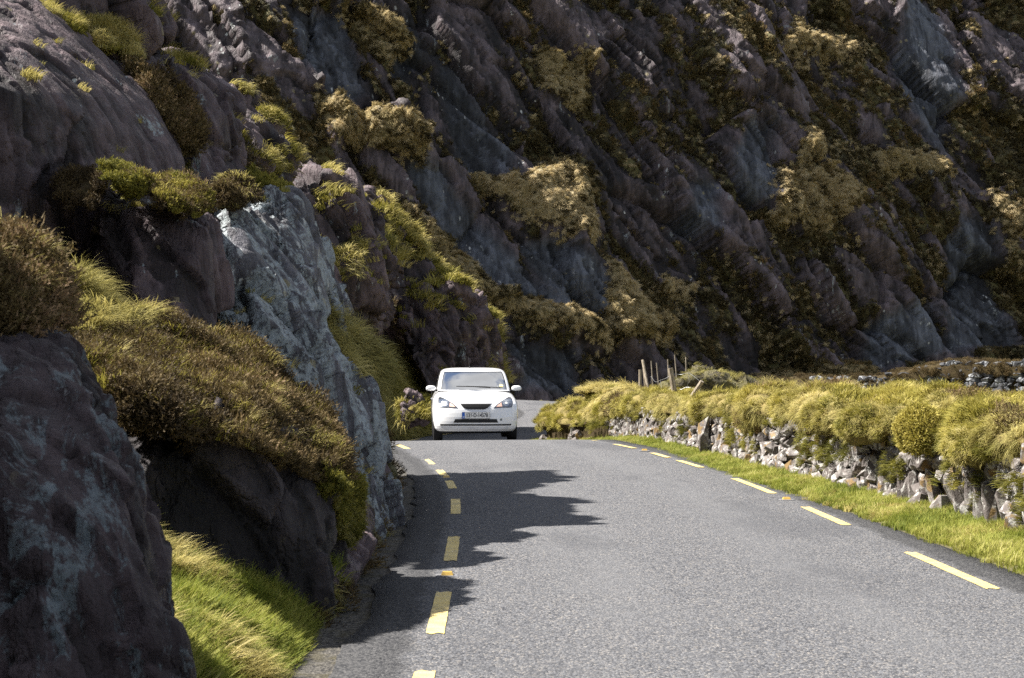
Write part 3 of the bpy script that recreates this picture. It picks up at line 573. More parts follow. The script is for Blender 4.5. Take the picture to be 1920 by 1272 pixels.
# the bare blue slabs and the grassy ramps one can make out on the face
def inpoly(poly, soft=14.0):
    """signed soft mask of a polygon on the cliff face"""
    poly = np.array(poly, float); ins = np.zeros(len(px_), bool); dist = np.full(len(px_), 1e9)
    for a_, b_ in zip(poly, np.roll(poly, -1, 0)):
        e = b_ - a_; t = np.clip(((px_ - a_[0]) * e[0] + (py_ - a_[1]) * e[1]) / (e @ e), 0, 1)
        dist = np.minimum(dist, np.hypot(px_ - a_[0] - t * e[0], py_ - a_[1] - t * e[1]))
        cnd = ((a_[1] > py_) != (b_[1] > py_)); ins ^= cnd & (px_ < (b_[0] - a_[0]) * (py_ - a_[1]) / (b_[1] - a_[1] + 1e-9) + a_[0])
    wob = 10 * fbm(cv / 1.4, 3, 66); return sstep(-soft, soft, np.where(ins, dist, -dist) + wob)
slabs = np.zeros(len(cv))
for poly in ([(830, 70), (880, 110), (985, 260), (985, 310), (900, 290), (860, 200)], [(755, 300), (830, 310), (1060, 560), (1030, 590), (870, 470), (780, 370)], [(980, 440), (1050, 440), (1140, 520), (1140, 615), (1060, 600)],
             [(1390, 230), (1440, 240), (1450, 370), (1410, 390), (1370, 290)], [(1300, 330), (1350, 340), (1350, 440), (1290, 420)], [(1680, 0), (1740, 0), (1790, 180), (1770, 300), (1700, 200)], [(1790, 400), (1850, 420), (1920, 640), (1790, 660)],
             [(700, 0), (780, 0), (830, 90), (760, 110)], [(960, 640), (1090, 650), (1090, 740), (960, 740)], [(540, 20), (640, 0), (700, 150), (650, 190), (560, 120)], [(1630, 600), (1770, 560), (1780, 660), (1640, 690)]): slabs = np.maximum(slabs, inpoly(poly))
straw = np.zeros(len(cv))
for poly in ([(890, 290), (980, 330), (1060, 300), (1130, 440), (1060, 440), (960, 360)], [(1140, 470), (1190, 520), (1280, 640), (1130, 620)], [(1440, 330), (1540, 320), (1600, 380), (1540, 430), (1450, 420)], [(1640, 285), (1740, 290), (1780, 330), (1650, 320)],
             [(1470, 70), (1590, 80), (1600, 110), (1440, 110)], [(620, 200), (700, 230), (790, 270), (760, 300), (640, 260)], [(1270, 500), (1330, 520), (1320, 550), (1260, 530)], [(1020, 70), (1110, 110), (1110, 190), (1040, 150)], [(1490, 250), (1520, 260), (1520, 330), (1480, 320)]): straw = np.maximum(straw, inpoly(poly))
ramp_ = np.zeros(len(cv))
for poly in ([(715, 375), (740, 385), (860, 470), (930, 540), (1160, 630), (1150, 655), (900, 560), (800, 500)], [(580, 190), (640, 190), (790, 270), (780, 310), (620, 270)], [(640, 0), (690, 0), (790, 60), (740, 90)], [(1840, 370), (1920, 400), (1920, 470), (1860, 430)], [(1440, 690), (1640, 690), (1640, 720), (1440, 720)]): ramp_ = np.maximum(ramp_, inpoly(poly))
vegf = 0.33 + 0.75 * fbm(bed(cv, 5.0, 0.8) / 1.7, 3, 57) + 0.45 * fbm(bed(cv, 2.6, 0.6) / 0.7, 4, 59, .65) + 0.18 * big + 0.20 * sstep(1150, 1400, px_) - 0.26 * D1 - 0.24 * D2
vegf = np.clip(vegf, 0, 1); vegf = np.maximum(vegf * (1 - slabs), np.maximum(straw, ramp_))
ledge = np.clip(fbm(bed(cv, 4.0, 0.6) / 1.5, 3, 71), -1, 1)
disp = 2.0 * big + 1.5 * (D1 - 0.5 * np.exp(-e1_ * 26)) + (0.62 * (D2 - 0.3 * np.exp(-e2_ * 24)) + 0.12 * D3) * (1 - 0.5 * slabs) + 0.10 * fbm(cv * 2.2, 3, 58)
vs_ = sstep(.42, .6, vegf)
disp = disp + vs_ * (0.26 * cushions(cv / .8, 61) + 0.08) + 0.55 * straw + 0.9 * ramp_ - 0.25 * slabs + 0.35 * ledge * (1 - slabs)
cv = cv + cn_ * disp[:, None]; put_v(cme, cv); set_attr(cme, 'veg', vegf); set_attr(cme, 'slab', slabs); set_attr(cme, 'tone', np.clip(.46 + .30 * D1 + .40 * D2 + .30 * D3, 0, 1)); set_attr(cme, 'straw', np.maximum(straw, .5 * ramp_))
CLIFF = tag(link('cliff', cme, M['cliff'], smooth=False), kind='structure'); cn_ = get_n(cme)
# growth on the cliff
fw = vs_[cf].mean(1); vis = (px_[cf[:, 0]] > 200) & (px_[cf[:, 0]] < 2100) & (py_[cf[:, 0]] > -160)
p_, n_, k_ = tri_sample(cv, cf, 18000, fw * vis * (1 - 0.8 * np.maximum(straw, ramp_ * .6)[cf].mean(1)), 5)
scatter('cliff_shrubs', 'sfar', p_ + n_ * 0.02, n_, downhill(n_, .5, 3), rng.uniform(0.22, .72, len(p_)), 0.45 + 0.6 * fbm(p_ / 2.6, 3, 81) + rng.normal(0, .16, len(p_)), up=0.45)
tag(bpy.data.objects['cliff_shrubs'], 'dark brown heather and low shrubs covering the cliff ledges', 'heather', kind='stuff')
st_ = np.clip(np.maximum(straw, ramp_ * .8) + 0.10 * vs_ + 0.5 * vs_ * sstep(.15, .45, fbm(cv / 3.0, 3, 90)), 0, 1)
p_, n_, k_ = tri_sample(cv, cf, 18000, st_[cf].mean(1) * vis, 6)
scatter('cliff_grass', 'gfar', p_, n_, downhill(n_, .35, 4), rng.uniform(0.22, .70, len(p_)), 0.82 + 0.4 * fbm(p_ / 3.4, 3, 82) + rng.normal(0, .14, len(p_)), up=0.3)
tag(bpy.data.objects['cliff_grass'], 'pale withered grass hanging in tufts on the cliff', 'grass', kind='stuff')
# ------------------------------------------------------------------ right bank and dry stone wall
wp = [(5.1, 2), (4.75, 7), (4.5, 11), (4.35, 14), (4.2, 17), (3.95, 20), (3.5, 24), (3.05, 28), (2.7, 31), (2.25, 35), (1.5, 39), (.85, 41.8), (.9, 44.3), (1.75, 48), (3.1, 52), (4.6, 57)]
NB = 620; wl = smooth_curve(wp, NB); wt = np.gradient(wl, axis=0); wt /= np.linalg.norm(wt, axis=1, keepdims=True); wr = np.stack([wt[:, 1], -wt[:, 0]], 1)   # away from the road
ws = np.r_[0, np.cumsum(np.linalg.norm(np.diff(wl, axis=0), axis=1))]
zb = zroad(wl[:, 1]) * np.where(zroad(wl[:, 1]) > 0, .45, 1) + 0.08
hs = pchip([0, 11, 15, 18, 22, 27, 31, 34, 36, 40, 43, 57], [.70, .70, .70, .73, .70, .60, .50, .53, .48, .42, .36, .3], wl[:, 1])     # height of the stonework
tp = pchip([0, 11, 14.5, 16.5, 18.5, 21, 24, 27, 30, 32.5, 34, 37, 40, 43, 47, 57], [.74, .66, .70, .84, .96, .90, .90, .78, .54, .28, .38, 1.0, 1.04, .80, .55, .4], wl[:, 1])   # top of the turf
steep = sstep(34.5, 37, wl[:, 1])       # beyond here the turf runs down over the stones
o_ = [-.75, -.45, -.15, .0, .10, .10, .10, .02, .0, .08, .28, .62, 1.1, 1.7, 2.6, 4.2, 7.0]
def zz(i):
    return [-.11, -.05, -.01, .02, .10, hs[i] * .55, hs[i] - .05, hs[i] - .02, hs[i] + .07, hs[i] + .15, max(tp[i] - .12, hs[i] + .17), tp[i] - .02, tp[i], tp[i] - .10, tp[i] - .35, .35, .2]
ctl = np.array([[(o_[k], zz(i)[k]) for k in range(len(o_))] for i in range(NB)])
tk = np.linspace(0, len(o_) - 1, 150); kk = np.minimum(tk.astype(int), len(o_) - 2); ff = (tk - kk)[None, :, None]
bp = ctl[:, kk] * (1 - ff) + ctl[:, kk + 1] * ff
for _ in range(5): bp[:, 1:-1] = .5 * bp[:, 1:-1] + .25 * (bp[:, :-2] + bp[:, 2:])
for _ in range(3): bp[1:-1] = .5 * bp[1:-1] + .25 * (bp[:-2] + bp[2:])
bv = np.stack([wl[:, None, 0] + wr[:, None, 0] * bp[..., 0], wl[:, None, 1] + wr[:, None, 1] * bp[..., 0], zb[:, None] + bp[..., 1]], 2).reshape(-1, 3)
btk = np.tile(tk, NB); bi = np.repeat(np.arange(NB), 150)
bf = grid_faces(NB, 150); bme = mesh_np('turf_bank', bv, bf); bnn = get_n(bme)
if bnn[:, 2].mean() < 0: bf = bf[:, ::-1]; bme = mesh_np('turf_bank', bv, bf); bnn = get_n(bme)
top = sstep(7.0, 8.2, btk) * sstep(16, 13, btk)
hum = cushions(bv * np.array([2.3, 1.9, 2.6]), 91); hum2 = cushions(bv * np.array([1.0, .8, 1.0]) * 1.15, 93)
bv = bv + bnn * (top * (0.34 * (hum - .6) + 0.34 * (hum2 - .62)) + 0.03 * fbm(bv * 3, 3, 95) * sstep(1.5, 3, btk))[:, None]
put_v(bme, bv); bnn = get_n(bme)
BANK = link('turf_bank', bme, M['turf'], smooth=True); tag(BANK, kind='structure'); bme.materials.append(M['soil_green']); bme.materials.append(M['heathsoil'])
fm = btk[bf].mean(1); bme.polygons.foreach_set('material_index', np.where(fm < 3.2, 1, np.where(fm < 7.6, 2, 0)).astype(np.int32))

# stones
def stone_mat():
    m, nt, out = newmat('wall_stone'); b = NT(nt); p = b.position(); oi = b.n('ShaderNodeObjectInfo'); rn = oi.outputs['Random']
    n1 = b.noise(p, 9, 5, 0.65); n2 = b.noise(p, 45, 4, 0.7)
    c = b.mix(rn, (0.11, 0.096, 0.09), (0.27, 0.25, 0.24)); c = b.mix(b.ramp(n1, 0.40, 0.60, 0, .85), c, (0.095, 0.08, 0.075))
    c = b.mix(b.ramp(b.noise(p, 13, 5, .6, .4), 0.54, 0.60, 0, .85), c, (0.42, 0.41, 0.39)); c = b.mix(b.ramp(b.noise(p, 4, 4), 0.58, 0.64, 0, .8), c, (0.20, 0.125, 0.04))
    b.bsdf(out, c, 0.85, 0.25, b.bump(b.math('ADD', n1, b.math('MULTIPLY', n2, .5)), .8, .02)); return m
M['stone'] = stone_mat()
SV = []
for k in range(26):
    r = np.random.default_rng(200 + k); q = r.normal(size=(15, 3)); q /= np.linalg.norm(q, axis=1, keepdims=True); q = np.sign(q) * np.abs(q) ** 0.72 * r.uniform(.82, 1.08, (15, 1)) * 0.5 * 1.12
    bm = bmesh.new(); vs2 = [bm.verts.new(p) for p in q]; rr = bmesh.ops.convex_hull(bm, input=vs2)
    dl = [x for x in set(rr['geom_interior'] + rr['geom_unused']) if isinstance(x, bmesh.types.BMVert)]
    if dl: bmesh.ops.delete(bm, geom=dl, context='VERTS')
    bmesh.ops.bevel(bm, geom=bm.edges[:], offset=.035, segments=1, affect='EDGES', clamp_overlap=True) if k % 2 else None
    me = bpy.data.meshes.new('stone'); bm.to_mesh(me); bm.free(); me.materials.append(M['stone']); SV.append(me)
WALL = tag(empty('dry_stone_wall', (4.2, 17, 0.1)), 'sunlit dry stone wall under a shaggy turf cap along the road', 'stone wall')
wr_ = np.random.default_rng(17); stones = []
def wall_at(s):
    x = np.interp(s, ws, wl[:, 0]); y = np.interp(s, ws, wl[:, 1]); nx = np.interp(s, ws, wr[:, 0]); ny = np.interp(s, ws, wr[:, 1]); return x, y, nx, ny
s_lo, s_hi = float(np.interp(10.2, wl[:, 1], ws)), float(ws[np.argmax(wl[:, 1] > 43.0)])
occ = []
def try_stone(s, z, L, Hh_, T, rot, force=False):
    for (a_, b_, c_, d_) in occ[-160:]:
        if abs(s - a_) < (L + c_) * .40 and abs(z - b_) < (Hh_ + d_) * .40 and not force: return
    x, y, nx, ny = wall_at(s); hgt = float(np.interp(s, ws, hs)); st = float(np.interp(s, ws, steep))
    if z > hgt + .02: return
    if st > .5 and fbm(np.array([[s * .8, z * 2, 3.0]]), 2, 8)[0] < .12: return
    occ.append((s, z, L, Hh_)); stones.append((s, z, L, Hh_, T, rot, x + nx * (.02 + z * .06), y + ny * (.02 + z * .06), float(np.interp(s, ws, zb)) + z - .02, math.atan2(-nx, ny)))
s = s_lo
while s < s_hi:                                   # upright slabs and big blocks first, patch by patch
    up_ = fbm(np.array([[s * .33, 7.0, 0]]), 2, 44)[0]
    if up_ > -.08 and wr_.uniform() < .8:
        hh = wr_.uniform(.28, .58); try_stone(s, wr_.uniform(.12, .30), wr_.uniform(.10, .2), hh, .2, wr_.normal(0, .16)); s += wr_.uniform(.10, .26)
    else:
        try_stone(s, wr_.uniform(.05, .12), wr_.uniform(.2, .36), wr_.uniform(.14, .24), .26, wr_.normal(0, .12)); s += wr_.uniform(.22, .5)
s = s_lo
while s < s_hi:
    for zrow in np.arange(0.02, .72, .085):
        sz = wr_.uniform(.7, 1.35); try_stone(s + wr_.uniform(-.1, .1), zrow + wr_.uniform(-.04, .04), .27 * sz * wr_.uniform(.6, 1.3), .16 * sz, .2, wr_.normal(0, .3))
    s += .075
# the nearest, largest ones are single stones; the small remainder behind them is one mass
stones.sort(key=lambda q: -(q[2] * q[3]) / (q[7] ** 2))
WALL_LOC = Vector(WALL.location); bmr = bmesh.new()
for k, (s, z, L, Hh_, T, rot, x, y, zc, az) in enumerate(stones):
    mw = Matrix.Translation((x, y, zc)) @ Matrix.Rotation(az, 4, 'Z') @ Matrix.Rotation(rot, 4, 'Y') @ Matrix.Rotation(wr_.uniform(-.25, .25), 4, 'X') @ Matrix.Diagonal((L * 1.12, T * wr_.uniform(.85, 1.25), Hh_ * 1.12, 1))
    me = SV[int(wr_.integers(0, 26))]
    if k < 299:
        o = bpy.data.objects.new('stone', me); C.objects.link(o); o.parent = WALL; o.matrix_local = Matrix.Translation(-WALL_LOC) @ mw
    else:
        n0 = len(bmr.verts); t = me.copy(); t.transform(mw); bmr.from_mesh(t); bpy.data.meshes.remove(t)
me = bpy.data.meshes.new('packing_stones'); bmr.to_mesh(me); bmr.free(); me.transform(Matrix.Translation(-WALL_LOC)); o = link('packing_stones', me, M['stone'], WALL); o['kind'] = 'stuff'

# grass on the bank
bw = np.clip(top, 0, 1)[bf].mean(1); near = 1 / np.clip(bv[bf[:, 0], 1], 12, 60) ** 1.0
inview = bv[bf[:, 0], 1] > 9.5
tnt = lambda p, sc, sd, m=.5, a=.5: m + a * fbm(p / sc, 3, sd) + rng.normal(0, .08, len(p))
front = (bv[bf[:, 0]] @ np.array([0, 0, 0]) == 0)
dv = lambda n, sd: downhill(n, .85, sd, (-.25, -.12, 0))
p_, n_, _ = tri_sample(bv, bf, 14000, bw * near * inview, 11)
scatter('bank_grass', 'comb', p_, n_, dv(n_, 12), rng.uniform(.4, 1.0, len(p_)), tnt(p_, .8, 97, .6, .8), up=.15)
tag(bpy.data.objects['bank_grass'], 'matted olive and straw grass hanging over the top of the wall', 'grass', kind='stuff')
gm = sstep(.02, .25, fbm(bv / np.array([.9, 1.2, .7]), 3, 99))[bf].mean(1)
p_, n_, _ = tri_sample(bv, bf, 11000, bw * near * inview * gm, 13)
scatter('bank_moss', 'golden', p_ + n_ * .03, n_, dv(n_, 14), rng.uniform(.9, 1.4, len(p_)), tnt(p_, .7, 98, .75, .4), up=.3)
tag(bpy.data.objects['bank_moss'], 'golden moss and short growth between the grass on the bank', 'moss', kind='stuff')
hi = (sstep(9.6, 10.6, btk) * sstep(14.5, 12.5, btk))[bf].mean(1) * sstep(-.1, .3, fbm(bv / .8, 2, 101))[bf].mean(1)
p_, n_, _ = tri_sample(bv, bf, 2600, hi * near * inview, 15)
scatter('bank_tall_grass', 'long', p_, n_, dv(n_, 16), rng.uniform(.5, 1.0, len(p_)), tnt(p_, .9, 102, .72, .3), up=.8)
tag(bpy.data.objects['bank_tall_grass'], 'taller withered grass stalks along the crest of the bank', 'grass', kind='stuff')
# verge
vw = (sstep(.1, .8, btk) * sstep(4.3, 3.3, btk))[bf].mean(1)
p_, n_, _ = tri_sample(bv, bf, 9500, vw * near * inview, 17)
dist_ = np.interp(p_[:, 1], wl[:250, 1], wl[:250, 0])
scatter('verge_grass', 'short', p_, n_, downhill(n_, .8, 18, (.3, 0, 0)), rng.uniform(.55, 1.15, len(p_)), tnt(p_, .55, 103, .32, .55), up=.7)
tag(bpy.data.objects['verge_grass'], 'bright green grass verge between the road and the stone wall', 'grass', kind='stuff')

fw_ = (sstep(4.0, 5.0, btk) * sstep(8.0, 6.5, btk))[bf].mean(1) * sstep(.12, .34, fbm(bv * np.array([1.6, 1.6, 2.2]), 3, 131))[bf].mean(1)
p_, n_, _ = tri_sample(bv, bf, 520, fw_ * near * inview, 132); out_ = -np.stack([np.interp(p_[:, 1], wl[:400, 1], wr[:400, 0]), np.interp(p_[:, 1], wl[:400, 1], wr[:400, 1]), np.zeros(len(p_))], 1)
scatter('wall_moss', 'golden', p_ + out_ * rng.uniform(.10, .20, (len(p_), 1)), out_, downhill(out_, .4, 133), rng.uniform(.6, 1.1, len(p_)), .35 + .5 * fbm(p_ * 2, 3, 134), up=.3)
tag(bpy.data.objects['wall_moss'], 'rust and golden moss growing between the wall stones', 'moss', kind='stuff')
lip = (sstep(6.6, 7.2, btk) * sstep(9.0, 8.0, btk))[bf].mean(1)
p_, n_, _ = tri_sample(bv, bf, 380, lip * near * inview * (1 - .8 * steep[bi][bf].mean(1)), 135)
scatter('lip_grass', 'long', p_, n_, downhill(n_, .3, 136, (-.5, -.3, -.5)), rng.uniform(.55, 1.0, len(p_)), .35 + .4 * fbm(p_, 3, 137), up=-.15)
tag(bpy.data.objects['lip_grass'], 'grass fringe drooping over the top course of the wall', 'grass', kind='stuff')
vs3 = (sstep(.2, .6, btk) * sstep(4.3, 3.3, btk))[bf].mean(1) * sstep(0, .3, fbm(bv * 1.3, 3, 138))[bf].mean(1)
p_, n_, _ = tri_sample(bv, bf, 900, vs3 * near * inview, 139)
scatter('verge_straw', 'comb', p_, n_, downhill(n_, .6, 140, (-.3, -.3, 0)), rng.uniform(.4, .8, len(p_)), .75 + rng.normal(0, .15, len(p_)), up=.5)
tag(bpy.data.objects['verge_straw'], 'dry straw tufts mixed into the green verge', 'grass', kind='stuff')

hw = sstep(.1, .35, fbm(bv / np.array([.7, 1.0, .6]), 3, 151))[bf].mean(1)
p_, n_, _ = tri_sample(bv, bf, 1500, bw * near * inview * hw, 152)
scatter('bank_heather', 'heath', p_ + n_ * .02, n_, dv(n_, 153), rng.uniform(.5, 1.1, len(p_)), .6 + .4 * fbm(p_ * 2, 2, 154), up=.4)
tag(bpy.data.objects['bank_heather'], 'brown heather sprigs mixed into the turf of the bank', 'heather', kind='stuff')
# ------------------------------------------------------------------ growth on the left rocks
def cushion(name, hulls, label, cat, soil, kinds, voxel=0.035, seed=1, bump=(0.06, 3.5), group=None, dirx=(.4, -.5, 0)):
    """a clump of growth: a soft body covered in tufts; kinds = [(tuft, count, size, tint mean, tint swing, upness, min normal z)]"""
    me = solid([PP(h) for h in hulls], voxel, 6); me.name = name; v = get_v(me); n = get_n(me)
    v = v + n * (bump[0] * (cushions(v * bump[1], seed) - .5) + 0.14 * fbm(v * 2.4, 3, seed + 1, .6) - .03)[:, None]; put_v(me, v); me.materials.clear()
    o = tag(link(name, me, soil, smooth=True), label, cat, group); f = faces_of(me); v = get_v(me)
    for q, (kd, cnt, sz, tm, ta, up, mz) in enumerate(kinds):
        fn = np.cross(v[f[:, 1]] - v[f[:, 0]], v[f[:, 2]] - v[f[:, 0]]); fn /= np.linalg.norm(fn, axis=1, keepdims=True) + 1e-12
        p, nn_, _ = tri_sample(v, f, cnt, sstep(mz - .2, mz + .2, fn[:, 2]) * sstep(.55, -.1, fn[:, 1]) + 1e-9, seed + q)
        s_ = scatter({'comb': 'grass_blades', 'long': 'grass_blades', 'short': 'grass_blades', 'heath': 'heather_sprigs', 'bush': 'heather_sprigs', 'moss': 'moss_sprigs', 'golden': 'moss_sprigs'}[kd], kd, p, nn_, downhill(nn_, .65, seed + q, dirx), rng.uniform(sz * .4, sz * 1.3, cnt), tm + ta * fbm(p * 2.2, 3, seed + 9 + q) + rng.normal(0, .1, cnt), o, up)
        s_['kind'] = 'stuff'
    return o
cushion('heather_mat', [[(120, 610, 11.8), (300, 600, 12.4), (450, 640, 12.5), (520, 690, 12.4), (600, 770, 12.2), (634, 860, 11.3), (622, 905, 10.7), (520, 850, 10.15), (430, 830, 9.9), (300, 790, 9.6), (200, 730, 9.6), (140, 680, 10), (300, 700, 12.6), (600, 880, 12.0)]],
        'thick mat of golden grass and brown heather overhanging the squat dark rock', 'heather', M['heathsoil'],
        [('heath', 2800, .75, .36, .5, .3, -.35), ('comb', 600, .5, .72, .4, .3, .72), ('golden', 1700, .85, .72, .4, .4, .66), ('long', 110, .55, .8, .3, .6, .7)], 0.03, 3)  # golden growth kept on top, also putting its sunlit look into the colour
cushion('moss_cushion', [[(640, 880, 10.9), (655, 960, 11.3), (650, 1010, 11.6), (600, 900, 10.6), (632, 1000, 11.0), (660, 900, 12), (655, 1000, 12.2)]], 'dark moss hanging down the roadside corner of the squat dark rock', 'moss', M['heathsoil'],
        [('moss', 700, 1.0, .3, .5, .2, -.6), ('comb', 120, .7, .4, .3, .1, -.4)], 0.025, 5)
cushion('heather_bush', [[(-120, 490, 6.6), (0, 450, 6.9), (40, 480, 7.0), (75, 540, 7.0), (100, 600, 7.0), (60, 620, 6.6), (-120, 620, 6.4), (0, 600, 7.3), (90, 560, 7.3)]], 'dusky green heather bush on top of the big corner rock', 'bush', M['heathsoil'],
        [('bush', 260, .55, .5, .5, .5, -.3), ('heath', 300, .8, .6, .4, .5, .0), ('long', 60, .6, .5, .3, .6, .1)], 0.03, 7)
cushion('grass_tussock', [[(140, 615, 10.8), (200, 585, 11.4), (290, 600, 11.8), (260, 640, 11.2), (160, 660, 10.7), (230, 620, 12.2)]], 'wispy dry grass tussock between the bush and the heather mat', 'grass tussock', M['turf'],
        [('long', 190, .8, .5, .4, .5, -.2), ('comb', 150, .9, .5, .4, .3, -.2)], 0.03, 9)
cushion('heather_clump', [[(105, 324, 13.28), (150, 313, 13.58), (200, 324, 13.68), (205, 356, 13.28), (170, 382, 13.08), (110, 382, 12.98), (150, 338, 14.28)]], 'dark heather clump at the shaded end of the mossy shelf', 'heather', M['heathsoil'], [('heath', 420, .55, .25, .4, .4, -.4)], 0.03, 11)
cushion('moss_cushion', [[(192, 312, 13.38), (225, 307, 13.58), (262, 325, 13.68), (280, 345, 13.48), (255, 354, 13.18), (200, 338, 13.03), (230, 316, 14.18), (270, 338, 14.18)]], 'bright green moss cushion in the middle of the boulder shelf', 'moss', M['moss'], [('moss', 600, .85, .38, .5, .3, -.3), ('golden', 140, .6, .4, .4, .3, .5), ('heath', 60, .55, .4, .3, .3, 0)], 0.025, 13)
cushion('moss_cushion', [[(262, 341, 13.68), (320, 344, 13.78), (365, 367, 13.78), (376, 392, 13.58), (360, 406, 13.38), (310, 381, 13.23), (275, 363, 13.28), (330, 352, 14.28), (372, 381, 14.18)]], 'golden moss and heather cushion at the road end of the boulder shelf', 'moss', M['heathsoil'], [('moss', 500, .85, .42, .5, .3, .1), ('heath', 300, .55, .5, .4, .4, -.2)], 0.025, 15)
cushion('grass_tussock', [[(592, 585, 16.9), (620, 590, 17.2), (660, 640, 17.3), (698, 690, 17.5), (704, 735, 17.4), (680, 750, 17.0), (640, 680, 16.7), (610, 620, 16.6), (680, 680, 18)]], 'long windswept grass hanging over the lower edge of the pale slab', 'grass tussock', M['turf'], [('long', 420, 1.05, .38, .5, .1, -.6), ('comb', 200, 1.0, .4, .4, .1, -.6)], 0.03, 17, dirx=(.6, -.2, -.4))
cushion('heather_clump', [[(395, 357, 15.28), (420, 337, 15.58), (470, 350, 15.68), (488, 376, 15.48), (450, 384, 15.18), (410, 376, 14.98), (440, 353, 16.08)]], 'dark heather clump on top of the pale slab', 'heather', M['heathsoil'], [('heath', 420, .55, .2, .5, .4, -.4), ('comb', 90, .8, .5, .3, .4, .2)], 0.03, 19)
cushion('moss_cushion', [[(468, 320, 17.88), (500, 341, 18.08), (548, 352, 18.08), (555, 367, 17.98), (500, 356, 17.68), (470, 338, 17.48), (520, 352, 18.68)]], 'sunlit rim of moss along the upper edge of the pale slab', 'moss', M['moss'], [('moss', 500, .85, .5, .4, .3, -.3)], 0.03, 21)
cushion('heather_clump', [[(240, 125, 16.8), (290, 130, 17), (340, 180, 17.2), (360, 250, 17.1), (345, 300, 16.8), (300, 230, 16.5), (250, 170, 16.5), (320, 200, 17.8)]], 'rust brown heather filling the cleft below the rounded boulder', 'heather', M['heathsoil'], [('heath', 800, 1.0, .5, .5, .4, -.4), ('moss', 120, 1, .5, .4, .3, .2)], 0.035, 23)
cushion('grass_tussock', [[(150, 45, 17), (200, 45, 17.3), (250, 80, 17.4), (262, 105, 17.2), (215, 95, 16.8), (170, 80, 16.7), (220, 70, 18)]], 'pale straw tussock on the brow of the long purple face', 'grass tussock', M['turf'], [('comb', 260, .9, .75, .4, .4, -.1), ('long', 110, .7, .8, .3, .6, -.1), ('moss', 200, 1, .5, .4, .3, 0)], 0.035, 25)
cushion('moss_cushion', [[(60, 0, 16.1), (100, 20, 16.3), (140, 50, 16.4), (152, 70, 16.3), (110, 60, 16.0), (70, 30, 15.9), (110, 35, 17)]], 'dark moss strip in the groove at the top of the long purple face', 'moss', M['heathsoil'], [('moss', 420, 1.0, .35, .4, .3, -.4), ('long', 60, .6, .6, .3, .5, 0)], 0.035, 27)
cushion('grass_tussock', [[(100, 560, 11.4), (140, 500, 12), (175, 540, 12.2), (190, 600, 11.8), (120, 610, 11.2), (150, 560, 12.6)]], 'shaded grey green tussock against the foot of the blocky boulder', 'grass tussock', M['heathsoil'], [('long', 260, .9, .25, .4, .5, -.3)], 0.035, 29)
# growth on the open hillside and on the tops of the rocks
fv = veg[hf].mean(1); ysel = hv[hf[:, 0], 1]; dens = fv.clip(0, 1) * sstep(.4, .6, fv) / np.clip(ysel, 7, 60) * (ysel > 6.5)
gr = grassy[hf].mean(1); tq = tt[hf].mean(1)
lowv = gr * (ysel > 6.8) * (ysel < 23) * (tq > .45) / np.clip(ysel, 7, 60)
p_, n_, k_ = tri_sample(hv, hf, 5200, lowv, 31)
scatter('roadside_grass', 'short', p_, n_, downhill(n_, .6, 32, (.5, -.3, 0)), rng.uniform(.7, 1.5, len(p_)), .30 + .5 * fbm(p_ * 2.6, 3, 33) + rng.normal(0, .1, len(p_)), up=.55)
tag(bpy.data.objects['roadside_grass'], 'sunlit green grass spilling from the rocks to the road edge', 'grass', kind='stuff')
p_, n_, k_ = tri_sample(hv, hf, 420, lowv * sstep(-.1, .3, fbm(hv * 1.5, 2, 35))[hf].mean(1), 34)
scatter('roadside_straw', 'long', p_, n_, downhill(n_, .5, 36, (.7, -.3, 0)), rng.uniform(.5, .95, len(p_)), .65 + rng.normal(0, .2, len(p_)), up=.5)
tag(bpy.data.objects['roadside_straw'], 'withered straw stalks among the green roadside grass', 'grass', kind='stuff')
p_, n_, k_ = tri_sample(hv, hf, 6000, dens * (1 - gr) * (ysel < 60), 37)
big_ = np.where(p_[:, 1] > 28, 1.7, 1.0)
scatter('hillside_heather', 'heath', p_, n_, downhill(n_, .4, 38), rng.uniform(.7, 1.3, len(p_)) * big_, .4 + .5 * fbm(p_ * .9, 3, 39) + rng.normal(0, .1, len(p_)), up=.4)
tag(bpy.data.objects['hillside_heather'], 'brown heather and moss between the roadside rocks', 'heather', kind='stuff')
p_, n_, k_ = tri_sample(hv, hf, 3200, dens * (1 - gr) * (ysel < 60) * sstep(-.1, .25, fbm(hv * .8, 3, 40))[hf].mean(1), 41)
big_ = np.where(p_[:, 1] > 28, 1.8, 1.0)
scatter('hillside_grass', 'comb', p_, n_, downhill(n_, .3, 42), rng.uniform(.7, 1.3, len(p_)) * big_, .5 + .5 * fbm(p_ * .9, 3, 43) + rng.normal(0, .1, len(p_)), up=.3)
tag(bpy.data.objects['hillside_grass'], 'olive and straw coloured grass between the roadside rocks', 'grass', kind='stuff')
md = gr * (ysel > 40) * (ysel < 56) * (tq > .3)
p_, n_, k_ = tri_sample(hv, hf, 2600, md, 44)
scatter('mound_grass', 'comb', p_, n_, downhill(n_, .3, 45), rng.uniform(1.2, 2.2, len(p_)), .5 + .5 * fbm(p_ * .7, 3, 46), up=.3)
tag(bpy.data.objects['mound_grass'], 'sunlit grass on the mound left of the car', 'grass', kind='stuff')
p_, n_, k_ = tri_sample(hv, hf, 1700, md * sstep(-.05, .2, fbm(hv * .7, 3, 47))[hf].mean(1), 48)
scatter('mound_moss', 'golden', p_, n_, downhill(n_, .3, 49), rng.uniform(1.5, 2.6, len(p_)), .6 + .4 * fbm(p_ * .7, 3, 50), up=.3)
tag(bpy.data.objects['mound_moss'], 'golden green moss on the mound left of the car', 'moss', kind='stuff')
PT = []; NN_ = []
